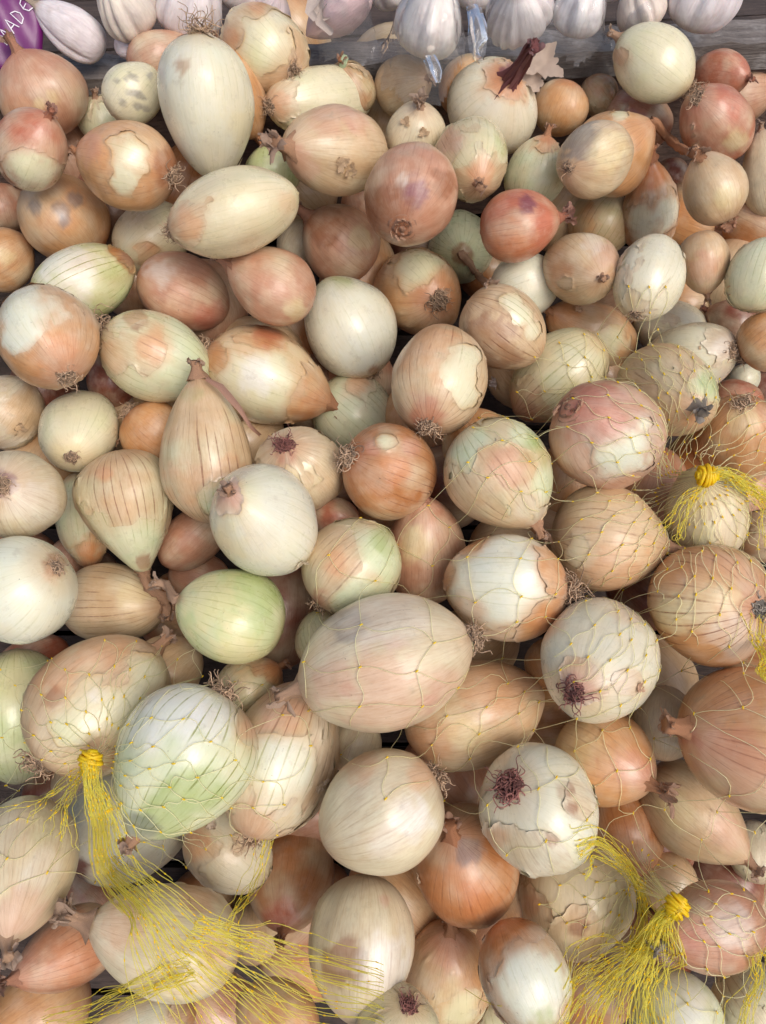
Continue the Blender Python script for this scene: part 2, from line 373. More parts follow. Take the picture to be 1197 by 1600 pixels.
# each row: outline centre, half length along the axis, half width, which end is seen (N neck, R root; small letter:
# the end points there but is hidden), where that end is, depth order in the heap, flesh, skin, how much skin is left,
# label, extras.  Extras: bare / keep = (x, y, radius) where skin is torn off / left on, tint = (x, y, radius, colour)
T = [
(66,146,76,66,'N',20,80,1.5,'C','P',.93,"large pinkish onion beside the purple pack in the back left corner",dict(tint=[(40,190,40,'o'),(82,150,12,'y'),(62,160,10,'y')])),
(50,233,64,62,'N',73,182,1.0,'C','R',.45,"glossy onion, red round its dried tip, cream below, at the left edge near the back",dict(keep=[(40,195,40),(90,210,25)],bare=[(50,260,30)])),
(208,145,50,49,'n',240,110,2.0,'C','A',.1,"small cream onion flecked with blue grey mould below the garlic",dict(tint=[(203,118,6,'k'),(212,122,5,'k'),(196,127,4,'k'),(210,144,6,'k'),(218,146,6,'k'),(200,146,4,'k'),(190,164,6,'k'),(216,165,7,'k'),(230,166,6,'k'),(236,112,6,'k'),(182,132,4,'k'),(228,150,4,'k')])),
(160,185,40,38,'N',148,152,3.0,'G','A',.3,"pale onion with a curled dry tip wedged behind the mould flecked one",{}),
(197,258,80,70,'R',268,265,1.0,'C','O',.86,"tan onion with a root scab at its right, left of the big upright oblong onion",dict(bare=[(205,240,26),(190,285,14)],tint=[(262,250,26,'b'),(140,240,25,'p')],opp=1)),
(325,172,114,75,'R',312,67,.8,'W','A',.3,"big upright oblong white onion with wispy roots over its top",dict(tint=[(300,110,22,'l'),(290,120,10,'b'),(380,190,30,'y')],rs=1.7,opp=1,beta=.42,alpha=.60)),
(358,150,80,60,'N',406,205,1.2,'C','O',1,"orange onion hiding behind the big upright oblong white one",{}),
(256,88,58,48,'N',318,56,2.5,'C','P',1,"pinkish onion whose dry neck points right below the garlic",dict(alpha=.85,long=[(335,55)])),
(412,77,73,68,'R',460,104,1.6,'C','T',.62,"big cream and orange onion with a spiky root, nearest the opened garlic",dict(keep=[(365,60,16),(440,140,30),(400,15,18)],bare=[(410,70,40)],tint=[(360,65,16,'o'),(400,12,15,'o')])),
(502,157,86,56,'R',424,168,1.8,'C','A',.25,"pale oval onion with an orange left end, behind the pink and tan one",dict(keep=[(435,160,26)],tint=[(430,165,24,'o')],alpha=.5)),
(545,138,46,42,'N',535,108,2.2,'G','B',.5,"olive brown onion with a cut green sprout below the dark board",dict(sprout=1)),
(521,235,86,73,'N',452,232,.8,'C','T',.9,"pink and tan onion with a papery red tip left and frayed roots right",dict(big=1,tint=[(520,180,40,'p'),(560,190,25,'p'),(470,260,30,'p')],opp=1,flap=1)),
(642,308,82,74,'N',628,356,.6,'C','P',1,"big rosy brown onion with a split open neck and a purple patch",dict(ring=1,tint=[(648,300,20,'v'),(630,285,9,'l'),(600,330,40,'b'),(690,290,20,'b')])),
(632,133,48,47,'N',668,124,2.0,'C','T',1,"small smooth tan onion with a brown neck under the hanging film of the garlic bag",{}),
(650,205,50,47,'N',658,168,1.7,'C','A',.85,"papery pale onion between the smooth tan one and the big rosy brown one",dict(flap=1)),
(730,135,50,45,'n',760,110,2.2,'C','O',.95,"golden tan onion half hidden left of the purple stalk",{}),
(772,164,74,72,'N',800,128,1.2,'W','O',.12,"big white onion with a tall purple stalk and loose papery skin",dict(stalk=1,keep=[(790,130,26)],tint=[(790,135,28,'o'),(795,120,14,'v')])),
(738,253,66,60,'N',750,285,.9,'G','T',.35,"greenish onion patched with pink, right of the big rosy brown one",dict(keep=[(750,280,32),(700,225,22)],tint=[(700,220,26,'p'),(755,265,22,'o'),(790,230,20,'g')])),
(876,170,46,44,'n',860,205,1.8,'C','O',.92,"smooth orange onion below the loose papery skin",{}),
(838,270,60,46,'N',855,217,1.5,'G','O',.12,"long pale green onion with an orange top, above the bright red one",dict(keep=[(855,220,18)],tint=[(855,216,18,'o')])),
(935,150,32,35,'n',950,170,2.5,'G','B',.6,"small brown and green onion in the shade under the back board",{}),
(1021,98,68,64,'R',1070,140,1.0,'C','A',.08,"big smooth ivory onion resting high against the back board",dict(opp=1,tint=[(962,80,24,'o')],keep=[(962,80,14)],rs=1.2)),
(1127,118,46,42,'N',1166,130,1.5,'C','R',.9,"reddish onion with a dry tip at right, against the back board",{}),
(993,187,58,52,'n',958,168,1.6,'C','P',.95,"dusky pink onion tucked between the ivory one and the greyish tan one",dict(bare=[(975,166,8)],tint=[(1000,165,30,'r')])),
(1121,196,68,60,'R',1092,152,1.1,'C','R',.96,"big coppery red onion with one bare white stripe",dict(bare=[(1082,205,5),(1085,222,5),(1080,190,5)],tint=[(1150,225,22,'y')],rs=1.1)),
(963,237,70,65,'N',1018,203,1.2,'C','O',.93,"orange pink onion whose long dried leaf reaches to the right",dict(alpha=.72,long=[(1040,212),(1065,232),(1095,244)],bare=[(968,183,10)])),
(931,249,62,58,'R',888,256,.8,'C','T',.9,"greyish tan onion with a dark scab at left, in front of the long leafed one",dict(tint=[(905,215,30,'k'),(950,240,30,'y')],rs=.8)),
(1016,318,72,47,'N',1018,246,1.4,'W','B',.5,"flame coloured onion, chestnut at its neck and white below",dict(alpha=.95,keep=[(1010,270,32)],bare=[(1045,335,18),(1005,345,20)],tint=[(1012,275,34,'o')])),
(1114,293,58,54,'N',1095,242,1.0,'C','T',.92,"striped tan onion standing on tattered brown skin at right",dict(opp=1,oppflap=1,tint=[(1132,310,22,'y')])),
(1197,272,70,40,'N',1190,206,1.3,'C','A',.9,"yellowish tan onion cut by the right edge of the picture",{}),
(1050,272,28,26,'n',1060,260,2.7,'C','D',1,"dark onion in the gap left of the striped tan one",{}),
(812,352,64,59,'N',872,345,.8,'C','R',1,"bright coral red onion with a round purple bruise",dict(flap=1,tint=[(826,322,15,'v'),(800,390,40,'o')])),
(940,350,54,50,'n',965,310,1.5,'G','O',.35,"pale striped onion with orange on its left, below the greyish tan one",dict(keep=[(908,345,24)])),
(910,421,62,59,'N',938,436,1.0,'C','T',.9,"tan onion with grey streaks and a purple brown tip near its middle",dict(tint=[(955,400,25,'p'),(925,380,20,'l'),(875,430,26,'o')],bare=[(885,440,14)],small=1)),
(1015,433,72,56,'R',992,490,.9,'W','A',.4,"cream oval onion standing on its root, right of the grey streaked one",dict(tint=[(985,470,25,'y')],rs=.7)),
(1100,411,50,42,'N',1105,462,1.5,'C','T',1,"tan onion under the tattered brown skin at right",dict(tint=[(1100,420,30,'p')])),
(1185,430,62,52,'n',1200,370,1.1,'G','A',.35,"olive cream onion with loose papery skin at the right edge",dict(flap=1)),
(1142,503,42,40,'N',1105,480,1.8,'C','D',1,"dark reddish brown onion below the tan one at right",{}),
(1200,532,50,46,'R',1158,560,1.2,'C','O',1,"orange onion with frizzy roots cut by the right edge",{}),
(720,388,68,54,'N',722,398,1.4,'G','A',.0,"green veined pale onion with a dried bent stem, left of the coral red one",dict(long=[(733,412),(748,432),(768,446)],tint=[(722,395,15,'b')],vein=1.4)),
(820,447,56,52,'n',850,440,2.2,'W','A',.0,"plain white onion in shade under the coral red one",{}),
(530,379,64,60,'N',480,338,.95,'C','P',.88,"pinkish brown onion with a frayed neck, right of the big yellow cream oval",dict(big=1,tint=[(510,360,30,'b'),(560,372,20,'y')],alpha=.66)),
(568,322,40,36,'n',560,300,2.2,'C','P',1,"pinkish onion deep between the rosy brown and the frayed neck one",{}),
(650,457,70,67,'R',683,468,1.3,'C','O',.7,"tan onion with a big bristly root facing up, above the veined brown one",dict(bare=[(655,425,26)],rs=1.1)),
(787,514,72,66,'n',845,560,1.1,'C','T',.82,"dark striped tan onion with a bare cream stripe across it",dict(bare=[(800,475,13),(815,495,13),(832,520,11)],tint=[(760,540,50,'b')],vein=1.5)),
(922,523,68,52,'N',858,482,1.5,'C','O',.8,"orange onion with a pale right end, below the grey streaked one",dict(bare=[(950,535,22)])),
(1047,513,58,46,'n',1000,500,1.8,'W','A',.3,"cream onion mostly hidden above the shiny white one",{}),
(1072,560,80,56,'R',1140,552,1.5,'W','A',.2,"shiny white onion with papery shreds at its root, behind the big net covered tan one",dict(keep=[(1120,545,20)],tint=[(1125,545,18,'l'),(1130,590,18,'p')],flap=1)),
(1044,613,88,74,'N',1088,638,1.0,'G','T',.85,"big tan onion with a green end and grey tip under the netting",dict(bare=[(1100,600,26)],tint=[(1110,600,22,'g'),(1080,660,20,'o'),(1000,670,40,'o')],greytip=1)),
(871,590,88,62,'n',795,655,1.1,'G','T',.3,"greenish striped onion with a rosy lower end at the edge of the netting",dict(keep=[(815,640,34)],tint=[(815,645,34,'p'),(890,610,20,'g')],vein=1.5)),
(946,678,92,84,'N',892,636,.6,'W','P',.78,"big dusky pink onion with a ringed neck and bare white flank in the net",dict(ring=1,bare=[(985,690,20),(965,715,22),(1000,665,10)],tint=[(930,640,50,'r'),(890,720,40,'o')])),
(1150,692,78,66,'R',1160,634,1.5,'C','O',.92,"orange tan onion with a grey hairy root behind the yellow knot at right",dict(tint=[(1160,660,25,'y')])),
(1162,592,28,24,'n',1180,580,2.4,'W','A',.2,"small white onion peeping out at right above the net",{}),
(1192,610,30,28,'n',1180,630,2.4,'C','D',1,"dark red onion at the right edge above the net",{}),
(1150,625,44,34,'n',1120,610,2.1,'C','R',1,"rose coloured onion glimpsed behind the hairy rooted one in the net",{}),
(781,745,92,86,'N',838,822,.7,'G','T',.5,"big green onion with tan skin patches and a purple tip, in the net",dict(keep=[(800,730,30),(730,790,40),(760,720,18)],bare=[(850,760,24),(735,700,26),(820,680,22)],tint=[(795,725,30,'p'),(840,700,30,'g'),(830,790,26,'l')],vein=1.2)),
(748,695,60,58,'n',720,640,1.5,'C','O',.95,"orange onion mostly hidden behind the big green one in the net",{}),
(685,592,88,76,'R',670,664,.9,'C','T',.82,"large tan veined onion with a red root end and a bare cream patch",dict(bare=[(712,590,22),(735,560,16),(722,620,14)],tint=[(665,640,26,'r'),(650,540,60,'o')],vein=1.3)),
(547,512,83,74,'R',584,582,.9,'W','A',.02,"perfectly smooth bright white onion in the middle left",dict(small=1,tint=[(535,440,18,'g'),(586,580,10,'b')])),
(424,446,74,58,'N',356,415,.85,'C','P',.88,"pinkish brown onion with a frayed pale tip pointing left",dict(big=1,alpha=.66,tint=[(460,480,18,'y')])),
(288,458,78,60,'n',350,480,1.35,'C','P',1,"glossy bronze pink onion without visible ends, left of the frayed tip one",dict(tint=[(250,430,20,'l'),(330,490,30,'r')])),
(368,332,105,71,'R',270,368,.6,'C','T',.28,"big yellow cream oval onion lying on its side with roots at left",dict(keep=[(290,350,30)],tint=[(290,355,26,'o'),(455,310,20,'o')],beta=.5,rs=.9)),
(425,270,45,42,'n',420,230,2.2,'S','A',.0,"green onion peeping out left of the pink and tan one",{}),
(238,372,64,58,'n',285,330,1.7,'C','O',.2,"cream onion with an orange patch, behind the big yellow cream oval",dict(keep=[(235,398,20)])),
(99,340,80,66,'n',60,300,1.1,'C','O',.97,"pink orange onion with a blue grey smudge on top, at left",dict(bare=[(64,300,6)],tint=[(95,330,14,'k'),(112,315,11,'k'),(100,345,9,'k'),(64,300,10,'l'),(60,330,12,'k')])),
(8,325,42,42,'n',0,300,2.0,'C','P',1,"shaded pinkish onion at the left edge behind the smudged one",{}),
(3,405,52,52,'n',30,380,1.5,'C','O',.9,"orange onion cut by the left edge above the half peeled root one",dict(tint=[(5,400,18,'y')])),
(132,443,84,62,'n',208,400,.9,'S','B',.12,"pale green onion with dark stripes from end to end",dict(keep=[(205,392,16),(180,382,9)],tint=[(110,420,50,'w'),(200,395,12,'b')],vein=2.2)),
(73,524,88,76,'R',103,586,.7,'W','O',.62,"big white and orange onion showing its root disc toward the viewer at left",dict(bare=[(40,490,38),(35,530,20)],keep=[(95,550,30),(60,590,30)],tint=[(95,540,26,'o')])),
(246,558,92,70,'R',168,528,.8,'G','T',.35,"pale green onion with a long root beard and a tan patch",dict(keep=[(230,545,30),(190,560,20)],bare=[(300,580,40),(290,510,25)],tint=[(240,545,26,'o'),(215,505,16,'b')],rs=1.8,long_root=1)),
(178,592,44,44,'n',180,560,2.2,'C','D',1,"dark maroon onion in the gap below the long root beard",{}),
(405,532,70,38,'n',340,520,2.0,'C','T',1,"tan onion almost covered by the long cream and red one",{}),
(424,592,106,72,'N',525,633,.8,'C','O',.45,"long onion, white in the middle with red brown ends",dict(keep=[(490,630,34),(420,525,22),(335,560,18)],bare=[(410,600,40)],tint=[(490,630,30,'o'),(420,525,24,'r'),(400,590,30,'w')],opp=1,alpha=.72)),
(125,671,66,63,'R',113,713,1.0,'C','A',.1,"cream onion with its root scab facing down, below the big left one",dict(small=1,tint=[(113,705,24,'y')])),
(12,643,60,58,'n',40,600,1.4,'W','T',.55,"torn skinned white onion at the left edge",dict(flap=1,keep=[(45,635,26)])),
(243,680,56,52,'R',200,645,1.8,'C','O',1,"bronze tan onion wedged left of the tall tear shaped one",{}),
(322,700,118,75,'N',309,588,.65,'G','T',.85,"tall tear shaped tan onion with dark stripes and a dry leaf strip",dict(alpha=.8,bare=[(338,778,24),(360,758,14)],tint=[(300,620,16,'g'),(300,760,40,'o'),(360,740,30,'o')],vein=1.6,strip=[(322,592),(345,605),(375,640),(390,665),(406,680)])),
(470,736,70,66,'R',447,698,1.3,'C','T',.55,"cream and tan onion with a purple red root crown",dict(purple=1,tint=[(447,712,16,'r')])),
(554,650,66,62,'n',600,690,1.9,'G','A',.15,"olive cream onion in shade between the white and the veined tan ones",dict(keep=[(560,605,20)],tint=[(560,600,22,'o')])),
(610,736,76,72,'R',548,714,1.0,'C','B',.9,"amber brown onion with tangled roots at left and layered torn skin",dict(bare=[(600,690,16)],keep=[(620,760,30)],tint=[(585,700,14,'p'),(640,700,16,'p'),(620,730,26,'o')],rs=1.3,vein=1.3)),
(411,811,92,86,'N',364,772,.5,'W','T',.1,"large creamy white onion with a reddish neck at upper left, near the centre left",dict(keep=[(365,778,20)],tint=[(362,775,26,'p'),(380,740,14,'l'),(345,850,40,'y')],small=1)),
(204,803,100,77,'N',224,895,.7,'G','T',.55,"tear shaped pale onion whose long twisted neck hangs down",dict(alpha=1.0,keep=[(190,745,50)],bare=[(215,860,35)],tint=[(225,880,12,'b'),(165,740,14,'o')],vein=1.6,long=[(232,918),(252,932),(262,950),(258,968)])),
(132,812,76,44,'n',140,885,1.8,'G','O',.2,"pale green onion with an orange end behind the twisted neck one",dict(keep=[(140,868,24)],tint=[(138,868,22,'o')])),
(28,775,76,71,'R',3,758,1.0,'C','A',.8,"grey streaked tan onion facing its root to the left edge",dict(tint=[(5,760,22,'v'),(50,790,40,'l')])),
(33,924,90,82,'R',86,886,.6,'W','A',.04,"large plain white onion with a brown root patch, at the left edge",dict(tint=[(80,885,18,'b'),(75,900,14,'o')],small=1)),
(180,944,90,62,'N',258,950,1.3,'C','T',.9,"tan striped onion lying under the twisted neck",dict(tint=[(210,930,26,'y')],vein=1.3)),
(300,842,62,42,'n',250,885,2.0,'C','P',1,"slim pinkish orange onion sliding under the large creamy white one",{}),
(312,905,50,42,'n',270,890,2.3,'C','P',1,"shaded rose onion above the bright green one",{}),
(360,962,88,74,'N',284,936,1.0,'S','A',.0,"bright green onion with a red neck pointing left",dict(alpha=.62,tint=[(390,920,60,'g'),(275,932,14,'r'),(370,1020,40,'y'),(330,940,50,'y')],vein=1.0,long=[(262,915),(240,912)])),
(105,872,36,32,'n',110,860,2.6,'C','P',1,"small pink onion behind the plain white one at left",{}),
(552,886,80,77,'R',497,945,1.0,'G','T',.5,"onion half green and half papery orange above the biggest pink one",dict(keep=[(510,870,42)],bare=[(600,860,34),(560,930,30)],tint=[(525,880,20,'o'),(610,850,30,'g'),(505,935,16,'r')],small=1,flap2=[(478,880)])),
(664,862,80,62,'N',664,784,1.3,'C','P',.95,"rosy tan onion standing between the half green one and the white rooted one",dict(tint=[(650,850,26,'y')])),
(522,812,44,36,'n',500,800,2.1,'C','R',1,"shaded pink onion under the large creamy white one",{}),
(788,916,98,82,'R',880,922,.8,'W','O',.45,"white onion with a thick tangle of roots at right in the net",dict(keep=[(850,975,30),(740,850,20),(700,900,14),(860,890,22)],bare=[(780,910,50)],tint=[(850,975,26,'o'),(720,960,40,'o')],rs=1.9)),
(952,844,92,84,'N',1045,856,.9,'C','T',.9,"smooth peach tan onion with its pointed end right, under converging strands",dict(bare=[(905,862,16)],tint=[(960,900,50,'o')],vein=1.2)),
(1104,800,76,66,'n',1100,745,1.2,'C','A',.8,"cream tan onion right under the yellow knot at right",dict(tint=[(1095,800,40,'y')],bare=[(1100,840,16)])),
(1106,943,98,97,'R',1182,948,.7,'C','O',.95,"big orange onion with grey stripes meeting at a grey root disc",dict(tint=[(1110,930,40,'y'),(1060,960,30,'y'),(1150,990,40,'l'),(1100,880,50,'o')],vein=1.8,greytip=1,small=1)),
(1192,838,44,42,'n',1180,850,1.6,'W','O',.5,"white and orange onion with flaky skin at the right edge under the net tail",dict(flap=1)),
(939,1026,98,92,'R',904,1078,.6,'W','T',.2,"big ivory onion with a purple brown root star facing down right of centre",dict(keep=[(910,1065,26),(975,1060,16)],tint=[(905,1070,24,'p'),(960,1065,24,'l'),(860,980,26,'o'),(985,950,30,'o')],purple=1)),
(602,1036,142,103,'R',730,1000,.3,'C','A',.97,"largest pale pink onion lying on its side in the centre of the net",dict(alpha=.62,beta=.62,opp=1,tint=[(540,975,30,'k'),(600,960,60,'l'),(600,1080,70,'p'),(520,1060,40,'p'),(690,1070,36,'p')])),
(742,1115,112,82,'n',845,1080,.9,'C','T',.97,"smooth peach brown onion lying behind the largest pink one",dict(tint=[(770,1060,70,'o'),(680,1160,40,'o'),(730,1150,30,'y')])),
(508,1000,50,46,'n',490,960,1.8,'G','T',.4,"greenish onion hidden behind the largest pink one",{}),
(157,1100,128,97,'R',56,1195,.8,'C','T',.72,"very large tan onion with sunken spots behind the left yellow knot",dict(bare=[(180,1110,40),(230,1060,30),(110,1125,22)],keep=[(80,1060,26),(160,1010,30)],tint=[(95,1085,16,'b'),(150,1090,10,'w'),(90,1040,40,'o'),(160,1170,30,'o'),(160,1020,40,'o')],opp=1)),
(262,1048,62,56,'n',300,1020,1.5,'C','T',1,"tan onion showing right of the very large one with sunken spots",{}),
(28,1118,108,84,'n',30,1220,1.2,'S','A',.05,"big pale green onion at the left edge",dict(vein=1.2,tint=[(20,1060,40,'y')])),
(52,1036,64,44,'n',100,1010,2.0,'C','R',1,"reddish orange onion in shade below the plain white one",{}),
(280,1193,134,110,'N',203,1310,.2,'G','T',.15,"large whitish green onion with fanned green stripes beside the left knot",dict(alpha=.75,keep=[(385,1150,26)],tint=[(270,1110,70,'w'),(330,1130,40,'w'),(270,1260,44,'g'),(310,1240,40,'g'),(212,1296,34,'k'),(382,1150,24,'o')],vein=2.6,bare=[(250,1200,80)],opp=1,small=1)),
(441,1183,128,88,'R',392,1300,.8,'W','T',.62,"cream onion with flaky peeling skin and its root pointing down",dict(tint=[(440,1110,40,'p'),(400,1270,30,'o')],bare=[(440,1190,40)],keep=[(440,1110,40)],vein=1.3,flap2=[(516,1228),(514,1242)],opp=1)),
(392,1072,56,48,'N',440,1042,1.6,'G','O',.3,"pale onion with an orange top tucked above the flaky cream one",dict(keep=[(430,1045,22)],tint=[(430,1045,20,'o')])),
(594,1266,102,98,'R',684,1216,.6,'C','A',.85,"large ivory tan onion speckled with soil, lower centre",dict(tint=[(660,1215,26,'o'),(640,1280,34,'w'),(560,1200,30,'o'),(600,1310,26,'l')])),
(843,1262,100,96,'R',795,1234,.4,'W','A',.25,"large white onion with a maroon root tuft and torn brown scraps",dict(purple=1,rs=1.3,keep=[(790,1320,30),(850,1330,34),(900,1250,24)],tint=[(775,1310,20,'o'),(880,1235,12,'b'),(890,1260,9,'b'),(862,1302,11,'b'),(780,1185,18,'o')])),
(726,1346,98,88,'N',706,1308,.9,'C','B',1,"copper orange onion with a stubby neck left of the maroon rooted one",dict(tint=[(700,1400,50,'o'),(760,1400,40,'o'),(730,1330,20,'k')],vein=.8)),
(948,1187,84,78,'N',1014,1218,1.1,'C','O',.97,"orange onion with a ragged pink end in the lower right of the net",dict(flap=1,tint=[(990,1200,26,'p'),(900,1170,40,'y')])),
(1168,1152,124,116,'N',1072,1150,.5,'C','O',1,"huge orange onion with a red stubby neck at the right edge",dict(tint=[(1150,1070,60,'o'),(1160,1190,60,'p'),(1080,1160,20,'r')],vein=.9)),
(1087,1273,104,68,'N',1166,1332,1.1,'C','T',.9,"peach onion slanting down right to a frayed tip under the huge orange one",dict(alpha=.72,tint=[(1060,1270,30,'y'),(1130,1290,30,'p')])),
(1038,1128,60,50,'n',1040,1060,2.0,'C','A',1,"shaded tan onion left of the huge orange one",{}),
(1180,1330,50,44,'n',1180,1290,2.2,'C','A',.6,"shaded grey cream onion in the lower right gap",{}),
(900,1398,100,94,'n',895,1490,1.1,'C','T',.35,"large cream onion with brown streaks under the maroon rooted one",dict(keep=[(905,1450,26),(840,1420,20),(880,1480,26)],tint=[(905,1440,12,'b'),(830,1420,18,'o')])),
(1110,1450,84,82,'N',1046,1484,.9,'C','P',.97,"rosy tan onion with a grey tip behind the lower right yellow knot",dict(greytip=1,tint=[(1150,1440,40,'l'),(1080,1470,30,'p')])),
(822,1526,100,68,'n',868,1610,.8,'W','B',.42,"white onion wearing a torn chestnut cap at the bottom",dict(keep=[(790,1450,40),(765,1500,20)],bare=[(830,1540,40)],tint=[(790,1450,40,'o'),(850,1590,26,'g')],opp=0)),
(696,1522,98,70,'N',706,1454,1.1,'C','O',.8,"orange shouldered cream onion with a dark neck at the bottom centre",dict(tint=[(700,1480,40,'p'),(710,1570,40,'y')],bare=[(720,1570,26)])),
(566,1478,120,84,'n',560,1590,.9,'C','A',.8,"tall dirty ivory onion standing left of the orange shouldered one",dict(tint=[(540,1500,30,'b'),(600,1420,10,'p'),(600,1500,40,'w')])),
(622,1612,74,68,'R',640,1574,.8,'G','T',.35,"greyish green onion with a pink root cut by the bottom edge",dict(purple=1)),
(455,1376,86,66,'N',442,1450,1.5,'C','B',1,"coppery onion with a pale crinkled tip left of the speckled ivory one",dict(tint=[(450,1340,30,'o'),(440,1420,26,'r')])),
(358,1328,76,64,'n',420,1380,1.2,'W','T',.35,"white and tan onion below the flaky cream one",dict(keep=[(310,1320,26)],tint=[(300,1310,26,'o')])),
(200,1285,112,94,'n',120,1330,1.3,'W','P',.03,"bright white onion under the fanned green one with a dark red end",dict(tint=[(118,1345,24,'m'),(292,1350,20,'p')])),
(34,1358,124,86,'N',14,1465,.9,'C','A',.85,"large pale onion with a green shoulder at the lower left edge",dict(tint=[(62,1295,32,'g'),(30,1420,40,'p'),(60,1360,30,'l')],alpha=.68)),
(102,1488,98,64,'N',18,1512,1.2,'C','P',1,"salmon onion with a torn grey end in the lower left corner",dict(alpha=.78,flap=1,tint=[(120,1500,50,'o')],vein=.8)),
(255,1467,122,92,'N',132,1424,.8,'C','A',.7,"big ivory onion with a tattered pink neck under the yellow tassel",dict(big=1,alpha=.72,flap=1,tint=[(190,1440,40,'o'),(320,1400,40,'o'),(340,1500,24,'o')])),
(142,1395,46,38,'n',120,1370,1.7,'C','P',1,"shaded pink onion between the tattered neck and the pale left one",{}),
(222,1616,92,68,'n',300,1600,1.5,'W','O',.2,"white onion at the bottom left edge under the netting",dict(keep=[(290,1590,24)])),
(398,1455,54,48,'n',400,1500,1.9,'C','T',1,"brownish tan onion in the gap right of the big ivory one",{}),
(432,1592,70,62,'n',380,1560,1.5,'C','O',1,"orange onion at the bottom under the pale netting fan",{}),
(1056,1592,84,76,'n',1000,1560,1.3,'G','A',.1,"whitish green onion at the bottom under the yellow fringe",dict(tint=[(1060,1570,50,'w')])),
(1178,1572,78,70,'n',1150,1540,1.4,'G','A',.5,"olive cream onion in the bottom right corner",{}),
(768,1606,56,50,'n',760,1580,1.6,'G','A',.4,"small greenish onion between two onions at the bottom edge",{}),
(552,1160,48,46,'n',560,1140,2.2,'C','A',.9,"shaded greyish onion under the largest pink one",{}),
(1040,1375,56,48,'n',1010,1360,2.2,'C','T',1,"shaded tan onion above the lower right knot",{}),
(860,1035,40,40,'n',850,1010,2.4,'C','O',1,"shaded orange onion between the white rooted and the ivory ones",{}),
(470,380,40,36,'n',480,360,2.4,'C','A',.9,"shaded pale onion under the frayed neck one",{}),
]
REST = 'onions buried in the shaded gaps of the heap'
FILL = [(600, 200), (460, 60), (110, 250), (290, 290), (180, 320), (470, 290), (560, 430), (330, 480), (210, 440), (660, 380), (880, 330), (1080, 340), (980, 480), (760, 420), (480, 610), (380, 690), (70, 740), (30, 880), (290, 950), (440, 960), (740, 1010), (880, 770), (1010, 760), (1090, 730), (1010, 920), (1010, 1060), (860, 1110), (700, 1220), (970, 1290), (1010, 1300), (700, 1430), (480, 1500), (490, 1270), (320, 1420), (90, 1250), (160, 1220), (60, 1580), (340, 1580), (920, 1540), (990, 1480), (1190, 1400), (620, 1400), (540, 730), (620, 800), (700, 760), (820, 860), (660, 660), (560, 600), (460, 540), (70, 610), (820, 580), (930, 600), (1150, 760), (1190, 1000), (130, 910), (230, 650), (820, 1390), (780, 1450), (480, 1420), (1130, 1370), (1140, 440), (1060, 480), (1150, 150), (1185, 355), (1145, 345), (610, 95)]

def prep():
    """turn outlines into centres and true sizes; let the onions settle in depth without pushing through one another"""
    n = len(T)
    cx = np.array([r[0] for r in T], float); cy = np.array([r[1] for r in T], float)
    a = np.array([r[2] for r in T], float); b = np.array([r[3] for r in T], float)
    ex = np.array([r[5] for r in T], float) - cx; ey = np.array([r[6] for r in T], float) - cy
    lay = np.array([r[7] for r in T], float)
    ang = np.arctan2(ey, ex)
    z0 = np.array([zplane(x, y, 0.016 - 0.024 * max(l - .3, 0)) for x, y, l in zip(cx, cy, lay)])
    z = z0.copy()
    def half(i, th):
        c, s = np.cos(th - ang[i]), np.sin(th - ang[i])
        return 1 / np.sqrt((c / a[i]) ** 2 + (s / b[i]) ** 2)
    pairs = []
    for i in range(n):
        for j in range(n):
            if lay[i] < lay[j] or (lay[i] == lay[j] and i < j):
                th = math.atan2(cy[j] - cy[i], cx[j] - cx[i]); d = math.hypot(cx[j] - cx[i], cy[j] - cy[i])
                R = half(i, th) + half(j, th)
                if d < R * .99:
                    pairs.append((i, j, math.sqrt(1 - (d / R) ** 2) * (b[i] + b[j]) * 0.93))
    zmax = np.full(n, 9.0)
    for i in range(n):
        if cy[i] > 330: continue
        zz = z0[i] + .12
        while zz > .30:
            C = at(cx[i], cy[i], zz); r = b[i] * zz / F * .92
            d = (C - EDGE).dot(UY); hh = C[2] - ZTOP
            if d <= -r or hh >= r or (d < 0 and hh > 0 and math.hypot(d, hh) >= r): break
            zz -= .001
        zmax[i] = zz
    for it in range(400):
        for i, j, need in pairs:
            req = need * 0.5 * (z[i] + z[j]) / F
            gap = z[j] - z[i]
            if gap < req:
                e = req - gap
                z[j] += e * .34; z[i] -= e * .06
                if z[j] > zmax[j]: z[i] -= min(z[j] - zmax[j], .002) * .6; z[j] = zmax[j]
        if it < 330: z += (z0 - z) * 0.02
        z = np.minimum(z, zmax)
    return z
ZZ = prep()
def surf_depth(px, py, skip=-1):
    """camera depth of the nearest onion at a pixel, from the outlines"""
    best = 9.0
    for j, row in enumerate(T):
        if j == skip: continue
        dx, dy = px - row[0], py - row[1]
        if abs(dx) > 150 or abs(dy) > 150: continue
        an = math.atan2(row[6] - row[1], row[5] - row[0])
        u, v = dx * math.cos(an) + dy * math.sin(an), -dx * math.sin(an) + dy * math.cos(an)
        q = (u / row[2]) ** 2 + (v / row[3]) ** 2
        if q < 1: best = min(best, ZZ[j] - row[3] * ZZ[j] / F * math.sqrt(1 - q))
    return best
BODIES = []          # world-space surface of everything the nets can rest on

def frame_at(px, py):
    f = norm(ray(px, py)); r = norm(np.cross(f, UP)); u = np.cross(r, f)
    return r, u, -f
def kfac(px, py, dx, dy):
    """true length of one pixel at unit depth in image direction (dx,dy)"""
    X, Y = px - PW / 2, py - PH / 2
    c = 1 / math.sqrt(1 + (X * X + Y * Y) / F ** 2)
    R = math.hypot(X, Y) + 1e-9; L = math.hypot(dx, dy) + 1e-9
    cc = ((dx * X + dy * Y) / (R * L)) ** 2
    return (1 - (1 - c) * cc) / F

